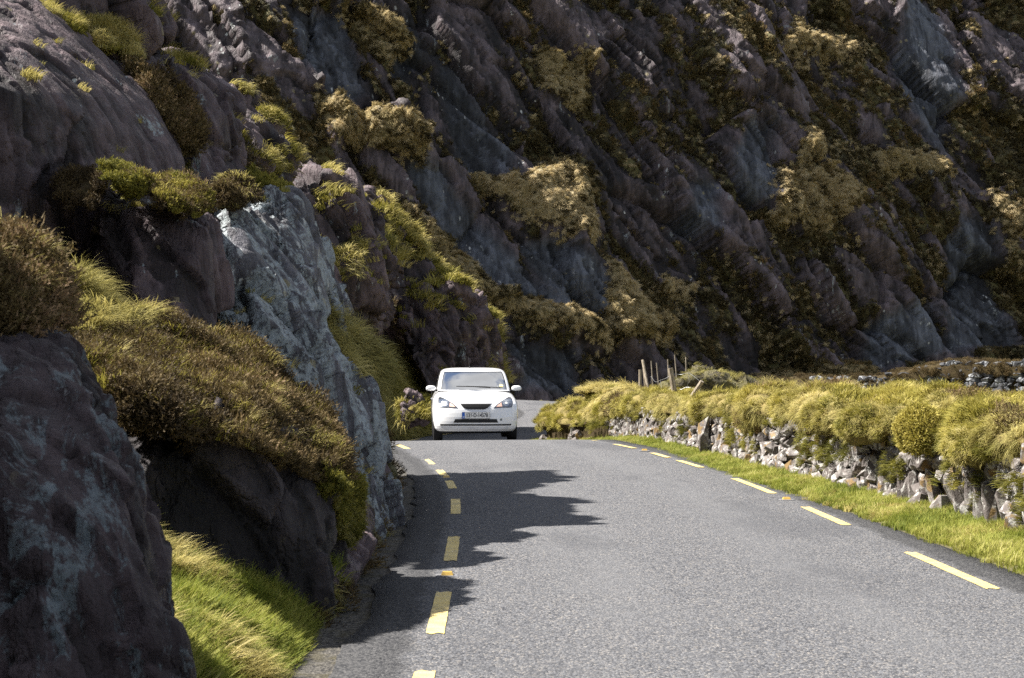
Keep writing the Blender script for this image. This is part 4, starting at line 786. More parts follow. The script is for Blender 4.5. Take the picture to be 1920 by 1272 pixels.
for key, thr, den in (('brow', .55, 300), ('nose', .70, 260), ('ridge', .6, 420), ('crag', .66, 420), ('shoulder', .5, 620), ('corner', .6, 420), ('slab', .80, 60), ('upper', .84, 90), ('block', .86, 30), ('boulder', .7, 60)):
    me = ROCKS[key].data; v = get_v(me); f = faces_of(me); fn = np.cross(v[f[:, 1]] - v[f[:, 0]], v[f[:, 2]] - v[f[:, 0]]); fn /= np.linalg.norm(fn, axis=1, keepdims=True) + 1e-12
    cc = v[f].mean(1); wgt = sstep(thr - .08, thr + .1, fn[:, 2]) * sstep(-.15, .15, fbm(cc / (cc[:, 1:2] * .03), 3, 61)) + 1e-9
    a_, b_, _ = tri_sample(v, f, den, wgt, 62); PT.append(a_); NN_.append(b_)
PT = np.concatenate(PT); NN_ = np.concatenate(NN_); sc = np.clip(PT[:, 1] / 17, .9, 2.8)
h_ = rng.uniform(size=len(PT)) < .62
scatter('rock_top_moss', 'golden', PT[h_], NN_[h_], downhill(NN_[h_], .4, 63), rng.uniform(.6, 1.2, h_.sum()) * sc[h_], .6 + rng.normal(0, .2, h_.sum()), up=.4)
tag(bpy.data.objects['rock_top_moss'], 'golden moss growing along the sunlit tops of the rocks', 'moss', kind='stuff')
scatter('rock_top_grass', 'comb', PT[~h_], NN_[~h_], downhill(NN_[~h_], .4, 64), rng.uniform(.6, 1.2, (~h_).sum()) * sc[~h_], .6 + rng.normal(0, .2, (~h_).sum()), up=.4)
tag(bpy.data.objects['rock_top_grass'], 'straw grass growing along the sunlit tops of the rocks', 'grass', kind='stuff')
# ------------------------------------------------------------------ right-hand side: hillock, far wall, fences, bushes
def tube(bm, pts, r, n=6, taper=1.0, cap=True):
    pts = [Vector(p) for p in pts]; rings = []
    for i, p in enumerate(pts):
        d = (pts[min(i + 1, len(pts) - 1)] - pts[max(i - 1, 0)]).normalized(); a = d.orthogonal().normalized(); b_ = d.cross(a)
        if i and (a.dot(pa) < 0.2): a = (pa - d * pa.dot(d)).normalized(); b_ = d.cross(a)
        pa = a; rr = r * (1 + (taper - 1) * i / max(1, len(pts) - 1))
        rings.append([bm.verts.new(p + (a * math.cos(t) + b_ * math.sin(t)) * rr) for t in (2 * math.pi * k / n for k in range(n))])
    for A_, B_ in zip(rings, rings[1:]):
        for k in range(n): bm.faces.new((A_[k], A_[(k + 1) % n], B_[(k + 1) % n], B_[k]))
    if cap: bm.faces.new(rings[0][::-1]); bm.faces.new(rings[-1])
def bm_link(name, bm, mat, parent=None, smooth=False):
    me = bpy.data.meshes.new(name); bmesh.ops.recalc_face_normals(bm, faces=bm.faces); bm.to_mesh(me); bm.free(); return link(name, me, mat, parent, smooth)
hme = solid([[(3.6, 54, -.3), (10.5, 55, -.3), (4.4, 54, .6), (5.6, 54.2, 1.2), (6.6, 54.4, 1.3), (8.2, 55, .75), (10, 55, .3), (5.2, 59, .7), (6.6, 59, 1.35), (9, 59, .6), (4.2, 60, -.3), (11, 60, -.3)]], .09, 5); hme.name = 'hillock'
v = get_v(hme); n = get_n(hme); v = v + n * (rockdisp(v, 1.2, 71, .12, .07, .02) + .12 * cushions(v * 1.4, 72))[:, None]; put_v(hme, v); hme.materials.clear()
set_attr(hme, 'tone', TONE); set_attr(hme, 'veg', .80 + .6 * fbm(v * .8, 3, 73)); tag(link('hillock', hme, M['hill'], smooth=True), kind='structure')
f = faces_of(hme); p_, n_, _ = tri_sample(v, f, 900, None, 74); k_ = n_[:, 2] > .25
scatter('hillock_grass', 'comb', p_[k_], n_[k_], downhill(n_[k_], .3, 75), rng.uniform(.7, 1.6, k_.sum()), .02 + .5 * fbm(p_[k_] * .6, 3, 76), up=.3)  # low tint: dull green with part shade put into the colour
tag(bpy.data.objects['hillock_grass'], 'dull green grass on the hillock behind the leaning fence', 'grass', kind='stuff')
# field growth behind the bank
qx = rng.uniform(4.5, 34, 2600); qy = rng.uniform(46, 100, 2600); okq = qx > np.interp(qy, [40, 60, 100], [6.5, 8.5, 6.5]) + 1
q = np.stack([qx, qy, np.full(2600, .40)], 1)[okq]
scatter('field_grass', 'gfar', q, np.tile([0, 0, 1.0], (len(q), 1)), rng.normal(size=(len(q), 3)), rng.uniform(.5, 1.0, len(q)), .3 + .3 * fbm(q * .2, 2, 77), up=1)
tag(bpy.data.objects['field_grass'], 'rough grass on the shade-coloured ground below the cliff', 'grass', kind='stuff')
# far wall
FW = tag(empty('dry_stone_wall', (16, 64, .2)), 'shade-coloured grey stone wall with white lichen and a drooping turf top near the cliff', 'stone wall'); FWL = Vector(FW.location)
def fstone():
    m, nt, out = newmat('shade_coloured_stone'); b = NT(nt); p = b.position(); n1 = b.noise(p, 3.2, 5, .65)
    rn = b.n('ShaderNodeObjectInfo').outputs['Random']; c = b.mix(rn, (0.022, 0.023, 0.026), (0.07, 0.072, 0.08))  # stone colours darkened: the far wall's shade is put into them
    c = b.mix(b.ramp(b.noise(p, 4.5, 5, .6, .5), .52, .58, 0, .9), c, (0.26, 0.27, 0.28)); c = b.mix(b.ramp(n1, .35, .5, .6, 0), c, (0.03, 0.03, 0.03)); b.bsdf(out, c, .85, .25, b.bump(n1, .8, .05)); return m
M['fstone'] = fstone(); FSV = []
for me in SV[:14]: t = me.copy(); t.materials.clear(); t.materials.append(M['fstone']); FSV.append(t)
fa, fb = Vector((9.5, 69, 0)), Vector((27, 57.5, 0)); fd = (fb - fa); fl = fd.length; fd.normalize(); fnrm = Vector((-fd.y, fd.x, 0)); fnrm = fnrm if fnrm.y < 0 else -fnrm
def ftop(s): return .80 + .85 * float(sstep(0, 12, np.array(s))) + .10 * math.sin(s * .9)
bm = bmesh.new(); n = 60; rows = []
for k in range(n + 1):
    s = fl * k / n; c = fa + fd * s; hgt = ftop(s); rows.append([bm.verts.new(c + fnrm * o + Vector((0, 0, z))) for o, z in ((.32, -.2), (.2, hgt * .5), (.12, hgt - .05), (-.3, hgt - .05), (-.5, -.2))])
for A_, B_ in zip(rows, rows[1:]):
    for k in range(4): bm.faces.new((A_[k], A_[k + 1], B_[k + 1], B_[k]))
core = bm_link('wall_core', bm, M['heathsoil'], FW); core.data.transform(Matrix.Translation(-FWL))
cnt = 0; s = 3.0
bmr = bmesh.new(); lst = []
while s < fl - .4:
    z = .0
    while z < ftop(s) - .02:
        sz = wr_.uniform(.6, 1.3); lst.append((s + wr_.uniform(-.12, .12), z + .1, .36 * sz, .22 * sz)); z += .19
    s += .31
lst = [q for q in lst if q[1] > .25]
for k, (s, z, L, Hh_) in enumerate(lst):
    c = fa + fd * s + fnrm * (.30 - .1 * z); mw = Matrix.Translation((c.x, c.y, z) - FWL if False else Vector((c.x, c.y, z)) - FWL) @ Matrix.Rotation(math.atan2(fd.y, fd.x), 4, 'Z') @ Matrix.Rotation(wr_.normal(0, .3), 4, 'Y') @ Matrix.Diagonal((L * 1.1, .3, Hh_ * 1.15, 1))
    vis_ = 1500 < 960 + c.x / c.y * FPX < 1960; me = FSV[int(wr_.integers(0, 14))]
    if vis_ and cnt < 300: cnt += 1; o = bpy.data.objects.new('stone', me); C.objects.link(o); o.parent = FW; o.matrix_local = mw
    else: t = me.copy(); t.transform(mw); bmr.from_mesh(t); bpy.data.meshes.remove(t)
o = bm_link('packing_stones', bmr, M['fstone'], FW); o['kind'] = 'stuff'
ss = np.linspace(0, fl, 160); ok_ = np.linspace(-.75, .30, 22); cap_v = []
for s in ss:
    hgt = ftop(s); dr = .12 + .6 * max(0, float(fbm(np.array([[s * .8, 2, 0]]), 2, 79)[0]))
    for o in ok_:
        t = (o + .75) / 1.05; z = hgt - .12 + .26 * math.sin(math.pi * min(1, t * 1.02)) ** .6 - (dr if t > .97 else 0) * 1.0 - (.12 if t < .03 else 0); oo = o if t <= .97 else .27
        c = fa + fd * s + fnrm * oo; cap_v.append((c.x, c.y, z))
cap_v = np.array(cap_v); cf2 = grid_faces(160, 22); cm_ = mesh_np('turf_cap', cap_v, cf2); nn2 = get_n(cm_)
if nn2[:, 2].mean() < 0: cf2 = cf2[:, ::-1]; cm_ = mesh_np('turf_cap', cap_v, cf2); nn2 = get_n(cm_)
cap_v = cap_v + nn2 * (.16 * (cushions(cap_v * 1.1, 83) - .4))[:, None]; put_v(cm_, cap_v); cm_.transform(Matrix.Translation(-FWL)); o = link('turf_cap', cm_, M['heathsoil'], FW, True)
p_, n_, _ = tri_sample(cap_v, cf2, 800, None, 84); s_ = scatter('cap_grass', 'heath', p_ - np.array(FWL), n_, downhill(n_, .3, 85, (0, -.4, 0)), rng.uniform(.7, 1.2, 800), .40 + .4 * fbm(p_ * .6, 3, 86), FW, .2); s_['kind'] = 'stuff'  # dark sprigs on the cap, shade put into their colour

# fences
def wood():
    m, nt, out = newmat('weathered_post'); b = NT(nt); p = b.objpos((1, 1, .12)); n1 = b.noise(p, 45, 4, .6); c = b.mix(b.ramp(n1, .35, .65), (.17, .14, .10), (.36, .31, .25)); b.bsdf(out, c, .9, .15, b.bump(n1, .6, .01)); return m
M['wood'] = wood(); M['wire'] = plain('galvanised_wire', (.42, .43, .45), .45, .5, Metallic=.6)
def fpost(parent, a, b_, r):
    bm = bmesh.new(); a, b_ = Vector(a), Vector(b_); L0 = Vector(parent.location); tube(bm, [a - L0, a.lerp(b_, .5) - L0, b_ - L0, b_ + (b_ - a).normalized() * r * .25 - L0], r, 9, .93); return bm_link('post', bm, M['wood'], parent, False)
NF = tag(empty('wire_fence', P(1262, 760, 37)), 'leaning wooden fence posts with slack wire netting behind the turf bank', 'fence')
fpost(NF, P(1270, 770, 37), P(1257, 692, 37), .062); fpost(NF, P(1285, 762, 36.6), P(1316, 716, 36.4), .05)
fpost(NF, P(1200, 730, 41), P(1200, 694, 41), .036); fpost(NF, P(1216, 735, 41.3), P(1205, 676, 41.6), .036); fpost(NF, P(1210, 725, 42), P(1207, 692, 42), .03)
bm = bmesh.new(); L0 = Vector(NF.location); r = random.Random(4)
cols_ = [(1222, 37.6), (1226, 37.4), (1238, 37.2), (1250, 37.1), (1263, 37), (1276, 36.9), (1290, 36.8), (1303, 36.6), (1312, 36.5)]
gridp = []
for a_, (px, dd) in enumerate(cols_):
    top_ = 708 + 8 * math.sin(a_ * .9) - (4 if a_ in (3, 4) else 0); bot = 762 - a_ * 1.2; gridp.append([Vector(P(px + r.uniform(-3, 3), top_ + (bot - top_) * t / 4 + r.uniform(-3, 3), dd + r.uniform(-.05, .05))) - L0 for t in range(5)])
for col_ in gridp[::2]: tube(bm, col_, .0025, 4)
for t in (0, 2, 3):
    q = []
    for col_ in gridp: q.append(col_[t])
    tube(bm, [v_ for v_ in smooth_curve([tuple(x) for x in q], 28)], .0032, 4)
bm_link('wire_netting', bm, M['wire'], NF)
FF = tag(empty('wire_fence', P(1285, 712, 72)), 'thin far fence posts standing below the dark cliff', 'fence')
tops = [(1221, 671, 1224, 712), (1231, 675, 1235, 712), (1252, 668, 1254, 712), (1265, 660, 1270, 712), (1286, 664, 1287, 712), (1299, 680, 1299, 712), (1314, 684, 1314, 712), (1335, 682, 1334, 716)]
tp_w = []
for k, (a_, b_, c_, d_) in enumerate(tops): dd = 74 - k * .9; fpost(FF, P(c_, d_ + 14, dd), P(a_, b_ + 6, dd), .026); tp_w.append([Vector(P(a_, b_ + 4, dd)) - Vector(FF.location), Vector(P((a_ + c_) / 2, (b_ + d_) / 2, dd)) - Vector(FF.location)])

# bushes and big tussocks that stand out on the bank
def bank_clump(name, px, py, d_, rx, rz, label, cat, soil, kinds, seed, ry=None):
    c = P(px, py, d_); ry = ry or rx; r2 = np.random.default_rng(seed); dirs = r2.normal(size=(40, 3)); dirs /= np.linalg.norm(dirs, axis=1, keepdims=True)
    pts = [((c[0] + a * rx), (c[1] + b_ * ry), (c[2] + e * rz)) for a, b_, e in dirs]
    pix = [(960 + q[0] / q[1] * FPX, HZ - (q[2] - EYE) / q[1] * FPX, q[1]) for q in pts]
    return cushion(name, [pix], label, cat, soil, kinds, .028, seed, (.07, 5.0), 'grass tussocks on the wall bank' if name == 'grass_tussock' else None, dirx=(-.5, -.4, -.1))
SG = [('golden', 260, .8, .65, .4, .2, -.1), ('comb', 420, .55, .5, .45, .12, -.5), ('long', 50, .6, .7, .3, .5, .4)]
SG2 = [('comb', 520, .6, .62, .45, .12, -.5), ('golden', 380, .8, .6, .4, .2, -.2)]
bank_clump('gorse_bush', 1722, 810 - 2, 17.15, .19, .16, 'round golden yellow bush bulging from the bank above the wall', 'bush', M['moss'], [('golden', 900, .75, .8, .3, .25, -.7), ('moss', 500, 1.2, .75, .3, .2, -.7)], 101)
bank_clump('grass_tussock', 1790, 786 - 12, 18.15, .40, 0.133, 'broad pale tussock on the crest above the golden bush', 'grass tussock', M['turf'], SG2, 103, 0.8)
bank_clump('grass_tussock', 1850, 856 - 12, 15.55, .34, 0.172, 'large shaggy tussock at the picture edge drooping over the wall', 'grass tussock', M['turf'], SG2, 105, 0.6)
bank_clump('grass_tussock', 1630, 813 - 12, 18.95, .30, 0.172, 'grey green tussock just before the golden bush', 'grass tussock', M['turf'], SG, 107, 0.7)
bank_clump('grass_tussock', 1560, 798 - 12, 20.85, .34, 0.172, 'rounded tussock drooping above the tall upright stones', 'grass tussock', M['turf'], SG, 109, 0.8)
bank_clump('grass_tussock', 1490, 770 - 12, 23.45, .36, 0.156, 'smooth domed tussock in the middle of the bank crest', 'grass tussock', M['turf'], SG2, 111, 0.9)
bank_clump('grass_tussock', 1425, 803 - 12, 24.65, .33, 0.172, 'drooping tussock with a dark hollow under its lip', 'grass tussock', M['turf'], SG, 113, 0.85)
bank_clump('grass_tussock', 1345, 803 - 12, 28.15, .36, 0.187, 'tussock hanging over the big white slab in the wall', 'grass tussock', M['turf'], SG, 115, 0.9)
bank_clump('grass_tussock', 1275, 808 - 12, 31.65, .34, 0.156, 'small tussock next to the leaning fence post', 'grass tussock', M['turf'], SG, 117, 0.8)
bank_clump('moss_cushion', 1195, 780 - 2, 35.75, .5, .16, 'yellow moss cushion lying on the bare end of the wall', 'moss', M['moss'], [('golden', 700, 1.3, .75, .3, .2, -.5), ('moss', 300, 1.6, .7, .3, .2, -.5)], 119, .7)
bank_clump('grass_tussock', 1140, 735, 40.25, .75, 0.125, 'long pale straw tussock on the far end of the bank', 'grass tussock', M['turf'], [('comb', 600, .9, .85, .2, .15, -.4), ('long', 120, .9, .85, .2, .4, .2)], 121, .8)
bank_clump('heather_clump', 1046, 793 - 2, 43.25, .4, .10, 'brown heather clump on the far nose of the bank', 'heather', M['heathsoil'], [('heath', 420, 1.3, .7, .3, .3, -.5)], 123, .5)
# upright white slab set in the wall
o = bpy.data.objects.new('stone', SV[4]); C.objects.link(o); o.parent = WALL; c = Vector(P(1322, 815, 26.9)); o.matrix_local = Matrix.Translation(c - WALL_LOC) @ Matrix.Rotation(.3, 4, 'Z') @ Matrix.Diagonal((.26, .2, .52, 1)); o['label'] = 'tall pale upright slab'
# ------------------------------------------------------------------ the white car
def car_paint():
    m, nt, out = newmat('white_paint'); b = NT(nt); p = b.objpos(); c = b.mix(b.ramp(b.noise(p, 6, 4), .3, .7), (.76, .77, .79), (.82, .82, .83)); c = b.mix(b.ramp(b.noise(p, 2.2, 5, .7), .62, .8, 0, .12), c, (.5, .46, .4))
    b.bsdf(out, c, .22, .5, **{'Coat Weight': .7, 'Coat Roughness': .05}); return m
M['paint_w'] = car_paint(); M['black'] = plain('black_plastic', (.012, .012, .013), .55, .35); M['rubber'] = plain('tyre_rubber', (.016, .016, .017), .85, .2)
M['chrome'] = plain('reflector', (.50, .53, .58), .2, .6, Metallic=.9); M['housing'] = plain('lamp_housing', (.13, .15, .19), .2, .6, Metallic=.6, **{'Coat Weight': 1.0})
M['amber'] = plain('indicator', (.80, .50, .40), .2, .6, **{'Coat Weight': 1.0}); M['seat'] = plain('seat_cloth', (.05, .05, .055), .9, .2); M['plate_w'] = plain('plate_white', (.80, .80, .78), .4, .5)
M['plate_b'] = plain('plate_blue', (.02, .13, .55), .4, .5); M['ink'] = plain('plate_ink', (.01, .01, .015), .5, .3); M['silver'] = plain('wheel_silver', (.45, .46, .48), .35, .6, Metallic=.8); M['disc'] = plain('paper_disc', (.75, .70, .35), .6, .3)
def glass_mat():
    m, nt, out = newmat('car_glass'); b = NT(nt); fr = b.n('ShaderNodeFresnel'); fr.inputs['IOR'].default_value = 2.1
    t = b.n('ShaderNodeBsdfTransparent'); t.inputs['Color'].default_value = (.72, .80, .80, 1); g_ = b.n('ShaderNodeBsdfGlossy'); g_.inputs['Roughness'].default_value = .02; mx = b.n('ShaderNodeMixShader')
    f_ = b.math('ADD', fr.outputs[0], b.ramp(b.noise(b.objpos(), 2, 2), .3, .7, .55, .72), True); b.set(mx.inputs[0], f_); nt.links.new(t.outputs[0], mx.inputs[1]); nt.links.new(g_.outputs[0], mx.inputs[2]); nt.links.new(mx.outputs[0], out.inputs['Surface']); return m
M['glass'] = glass_mat()
CAR = tag(empty('parked_car' if False else 'car', (-.685, 32.45, float(zroad(33.2)) - .005), R(3.2)), 'small white hatchback driving over the crest towards the viewer', 'car')
LZ = [.19, .22, .27, .33, .345, .355, .42, .50, .58, .64, .70, .75, .79, .83, .865, .90, .932, .965, .995]
LW = [.70, .745, .785, .800, .803, .805, .815, .820, .822, .822, .820, .815, .808, .798, .785, .770, .750, .728, .705]
LF = [.11, .06, .015, .0, .0, .0, .0, .006, .02, .035, .06, .095, .15, .25, .39, .55, .73, .92, 1.08]
DEP = [.42] * 10 + [.44, .48, .54, .62, .70, .74, .74, .66, .5]
def lev(z): return np.interp(z, LZ, LW), np.interp(z, LZ, LF), np.interp(z, LZ, DEP)
def yfront(x, z, n=2.7):
    w_, f_, d_ = lev(z); q = min(.9999, abs(x) / w_); return f_ + d_ * (1 - (1 - q ** n) ** (1 / n))
def outline(w_, f_, d_, r_, dr, n=2.7, nf=44, nsd=34):
    """closed plan outline: front curve, right side, rear curve, left side"""
    pts = []
    for k in range(nf + 1):
        a = -math.pi / 2 + math.pi * k / nf; sx = math.copysign(abs(math.sin(a)) ** (2 / n), a); cy = abs(math.cos(a)) ** (2 / n); pts.append((w_ * sx, f_ + d_ * (1 - cy)))
    y0, y1 = f_ + d_, r_ - dr
    for k in range(1, nsd): pts.append((w_, y0 + (y1 - y0) * k / nsd))
    for k in range(nf // 2 + 1):
        a = math.pi / 2 - math.pi * k / (nf // 2); sx = math.copysign(abs(math.sin(a)) ** (2 / 3.2), a); cy = abs(math.cos(a)) ** (2 / 3.2); pts.append((w_ * sx, r_ - dr * (1 - cy)))
    for k in range(1, nsd): pts.append((-w_, y1 + (y0 - y1) * k / nsd))
    return pts
def stack(levels):
    V = []; m = None
    for (z, w_, f_, d_, r_, dr) in levels: o = outline(w_, f_, d_, r_, dr); m = len(o); V += [(x, y, z) for x, y in o]
    return V, m
# denser levels by interpolation so that the sheet metal reads smooth
zs = np.unique(np.r_[np.linspace(.19, .995, 44), LZ]); lv = []
for z in zs:
    w_, f_, d_ = lev(z); rr = np.interp(z, [.19, .3, .6, .995], [3.40, 3.52, 3.54, 3.46]); lv.append((z, w_, f_, d_, rr, .30))
V, m_ = stack(lv); F = []
for k in range(len(lv) - 1):
    for i in range(m_): jn = (i + 1) % m_; F.append((k * m_ + i, k * m_ + jn, (k + 1) * m_ + jn, (k + 1) * m_ + i))
bm = bmesh.new(); vs4 = [bm.verts.new(p) for p in V]
for f_ in F: bm.faces.new([vs4[i] for i in f_])
bm.faces.new([vs4[i] for i in range(m_)][::-1]); cap = bm.faces.new([vs4[(len(lv) - 1) * m_ + i] for i in range(m_)])
body = bm_link('body', bm, M['paint_w'], CAR); bpy.context.view_layer.update()
# wheel arches
AX = ((-1, .62), (1, .62), (-1, 3.02), (1, 3.02)); cut = bmesh.new()
for sx, ay in AX: bmesh.ops.create_cone(cut, cap_ends=True, segments=36, radius1=.325, radius2=.325, depth=.34, matrix=Matrix.Translation((sx * .74, ay, .285)) @ Matrix.Rotation(R(90), 4, 'Y'))
co = bm_link('cutter', cut, M['black'], CAR); md = body.modifiers.new('b', 'BOOLEAN'); md.object = co; md.operation = 'DIFFERENCE'; md.solver = 'EXACT'
bpy.context.view_layer.update(); nm = bpy.data.meshes.new_from_object(body.evaluated_get(bpy.context.evaluated_depsgraph_get())); body.modifiers.clear(); body.data = nm; bpy.data.objects.remove(co)
nm.name = 'body'; nm.materials.clear(); nm.materials.append(M['paint_w']); nm.materials.append(M['black'])
for p_ in nm.polygons:
    c = p_.center; n = p_.normal; p_.use_smooth = True
    if abs(n.z) > .99 and c.z > .98: p_.material_index = 1; p_.use_smooth = False
    elif c.z < .235 or (c.z < .62 and abs(c.x) < .80 and any((c.y - ay) ** 2 + (c.z - .285) ** 2 < .327 ** 2 for _, ay in AX) ): p_.material_index = 1; p_.use_smooth = False
# greenhouse
GZ = [.982, 1.002, 1.05, 1.11, 1.17, 1.22, 1.27, 1.315, 1.345, 1.365, 1.39, 1.41, 1.425, 1.437, 1.443]
GW = [.722, .718, .712, .703, .693, .682, .670, .655, .643, .630, .605, .57, .515, .41, .26]
GF = [1.00, 1.04, 1.11, 1.20, 1.29, 1.38, 1.47, 1.555, 1.615, 1.66, 1.72, 1.80, 1.90, 2.06, 2.25]
lv = [(z, w_, f_, .30, r_, .22) for z, w_, f_, r_ in zip(GZ, GW, GF, [3.44, 3.43, 3.41, 3.39, 3.37, 3.35, 3.33, 3.31, 3.29, 3.27, 3.22, 3.15, 3.05, 2.9, 2.7])]
V, m_ = stack(lv); V = np.array(V); keep = []; pane = {'windscreen': [], 'screen_border': [], 'side_window': [], 'side_window.R': [], 'rear_window': []}
for k in range(len(lv) - 1):
    for i in range(m_):
        jn = (i + 1) % m_; q = (k * m_ + i, k * m_ + jn, (k + 1) * m_ + jn, (k + 1) * m_ + i); c = V[list(q)].mean(0); w_ = np.interp(c[2], GZ, GW); u = abs(c[0]) / w_; glz = 1.0 < c[2] < 1.37
        if i < 44 and glz and u < .91: pane['windscreen' if (1.01 < c[2] < 1.35 and u < .885) else 'screen_border'].append(q)
        elif 44 <= i < 78 and 1.05 < c[2] < 1.35 and (1.62 < c[1] < 2.3 or 2.4 < c[1] < 3.0): pane['side_window'].append(q)
        elif i >= 100 and 1.05 < c[2] < 1.35 and (1.62 < c[1] < 2.3 or 2.4 < c[1] < 3.0): pane['side_window.R'].append(q)
        elif 78 <= i < 100 and 1.07 < c[2] < 1.35 and u < .8: pane['rear_window'].append(q)
        else: keep.append(q)
def sub(name, quads, mat, parent=CAR):
    a = np.array(quads); u_, inv = np.unique(a, return_inverse=True); return link(name, mesh_np(name, V[u_], inv.reshape(a.shape)), mat, parent, True)
cab = sub('cabin_shell', keep, M['paint_w']); bm = bmesh.new(); bm.from_mesh(cab.data); bm.verts.ensure_lookup_table()
tz = [v_ for v_ in bm.verts if v_.co.z > 1.4425]; bm.faces.new(sorted(tz, key=lambda v_: math.atan2(v_.co.y - 2.45, v_.co.x))); bm.to_mesh(cab.data); bm.free(); cab.data.polygons.foreach_set('use_smooth', np.ones(len(cab.data.polygons), bool))
cab.name = 'roof'
ws_o = sub('windscreen', pane['windscreen'], M['glass']); sub('screen_seal', pane['screen_border'], M['black'], ws_o)
sub('side_window', pane['side_window'], M['glass']); sub('side_window', pane['side_window.R'], M['glass']); sub('rear_window', pane['rear_window'], M['glass'])
def patch(name, poly, mat, off=.004, parent=CAR, cuts=4, skirt=0.02):
    """a panel with the outline poly (x, z) laid on the car's nose, off metres proud, with returned edges"""
    bm = bmesh.new(); vs5 = [bm.verts.new((x, 0, z)) for x, z in poly]; fc = bm.faces.new(vs5)
    for cx_ in np.arange(-.72, .721, .024): bmesh.ops.bisect_plane(bm, geom=bm.verts[:] + bm.edges[:] + bm.faces[:], plane_co=(cx_ + .0007, 0, 0), plane_no=(1, 0, 0))
    for cz_ in np.arange(.24, .90, .012): bmesh.ops.bisect_plane(bm, geom=bm.verts[:] + bm.edges[:] + bm.faces[:], plane_co=(0, 0, cz_ + .0007), plane_no=(0, 0, 1))
    bmesh.ops.triangulate(bm, faces=bm.faces[:])
    for v_ in bm.verts:
        x_, z_ = v_.co.x, v_.co.z; y_ = yfront(x_, z_); gz = (yfront(x_, z_ + .004) - yfront(x_, z_ - .004)) / .008; gx = (yfront(x_ + .004, z_) - yfront(x_ - .004, z_)) / .008
        v_.co.y = y_ - off * min(6.0, math.sqrt(1 + gz * gz + gx * gx))
    bnd = [e for e in bm.edges if e.is_boundary]; r_ = bmesh.ops.extrude_edge_only(bm, edges=bnd)
    for g_ in r_['geom']:
        if isinstance(g_, bmesh.types.BMVert): g_.co.y += skirt
    return bm_link(name, bm, mat, parent)
def mir(poly): return [(-x, z) for x, z in poly][::-1]
GR = [(-.295, .752), (.295, .752), (.255, .70), (.19, .655), (.14, .645), (-.14, .645), (-.19, .655), (-.255, .70)]
g1 = patch('grille', GR, M['black'], .006); 
for z in (.675, .70, .725): patch('grille_bar', [(-.235 - (z - .675) * .9, z), (.235 + (z - .675) * .9, z), (.235 + (z - .675) * .9, z + .008), (-.235 - (z - .675) * .9, z + .008)], M['rubber'], .011, g1, 3)
patch('grille_trim', [(-.315, .762), (.315, .762), (.295, .754), (-.295, .754)], M['silver'], .007)
patch('lower_intake', [(-.395, .462), (.395, .462), (.425, .395), (-.425, .395)], M['black'], .005)
patch('bumper_slot', [(-.68, .366), (.68, .366), (.675, .337), (-.675, .337)], M['black'], .005)
patch('bumper_lip', [(-.66, .315), (.66, .315), (.60, .255), (-.60, .255)], M['housing'], .003).data.materials[0] = plain('bumper_lower', (.62, .63, .65), .4, .4)
HL = [(.340, .668), (.38, .715), (.445, .768), (.52, .812), (.60, .852), (.668, .876), (.706, .862), (.716, .80), (.712, .735), (.690, .682), (.60, .676), (.52, .680), (.44, .673)]
for s_ in (1, -1):
    sc_ = lambda q, f: [((.54 + (x - .54) * f), (.765 + (z - .765) * f)) for x, z in q]; fl_ = (lambda q: q) if s_ > 0 else mir
    h = patch('headlight', fl_(HL), M['black'], .004); patch('lamp_housing', fl_(sc_(HL, .93)), M['housing'], .008, h)
    ring = [(.585 + .062 * math.cos(t), .765 + .058 * math.sin(t)) for t in (2 * math.pi * k / 20 for k in range(20))]; patch('reflector', fl_(ring), M['chrome'], .012, h)
    ring = [(.585 + .024 * math.cos(t), .765 + .022 * math.sin(t)) for t in (2 * math.pi * k / 14 for k in range(14))]; patch('bulb', fl_(ring), M['plate_w'], .016, h)
    patch('indicator', fl_([(.385, .69), (.43, .735), (.49, .775), (.505, .70), (.46, .694)]), M['amber'], .012, h)
# plate
pl = empty('number_plate', (.0, -.028, .533)); pl.parent = CAR
def box(name, x0, x1, y0, y1, z0, z1, mat, parent, bev=.004):
    bm = bmesh.new(); bmesh.ops.create_cube(bm, size=1, matrix=Matrix.Translation(((x0 + x1) / 2, (y0 + y1) / 2, (z0 + z1) / 2)) @ Matrix.Diagonal((x1 - x0, y1 - y0, z1 - z0, 1)))
    if bev: bmesh.ops.bevel(bm, geom=bm.edges[:], offset=bev, segments=2, affect='EDGES')
    return bm_link(name, bm, mat, parent)
box('plate_frame', -.266, .266, 0, .05, -.062, .062, M['ink'], pl, .004); box('plate_face', -.26, .26, -.004, .004, -.056, .056, M['plate_w'], pl, .001); box('country_band', -.2605, -.213, -.0065, .002, -.0565, .0565, M['plate_b'], pl, .0005)
def text(name, s, x, z, size, mat, parent, y=-.0075, w_=None):
    cu = bpy.data.curves.new(name, 'FONT'); cu.body = s; cu.size = size; cu.align_x = 'CENTER'; cu.align_y = 'CENTER'; cu.extrude = .0008; cu.offset = .0012; o = bpy.data.objects.new(name, cu); C.objects.link(o)
    bpy.context.view_layer.update(); me = bpy.data.meshes.new_from_object(o.evaluated_get(bpy.context.evaluated_depsgraph_get())); wd = o.dimensions.x; bpy.data.objects.remove(o)
    k = (w_ / wd) if w_ else 1; me.transform(Matrix.Translation((x, y, z)) @ Matrix.Rotation(R(90), 4, 'X') @ Matrix.Diagonal((k, 1, 1, 1))); me.materials.clear(); return link(name, me, mat, parent)
text('registration_text', '131-D-14578', .02, 0, .105, M['ink'], pl, w_=.40); text('country_text', 'IRL', -.237, -.03, .026, M['plate_w'], pl, -.0085)
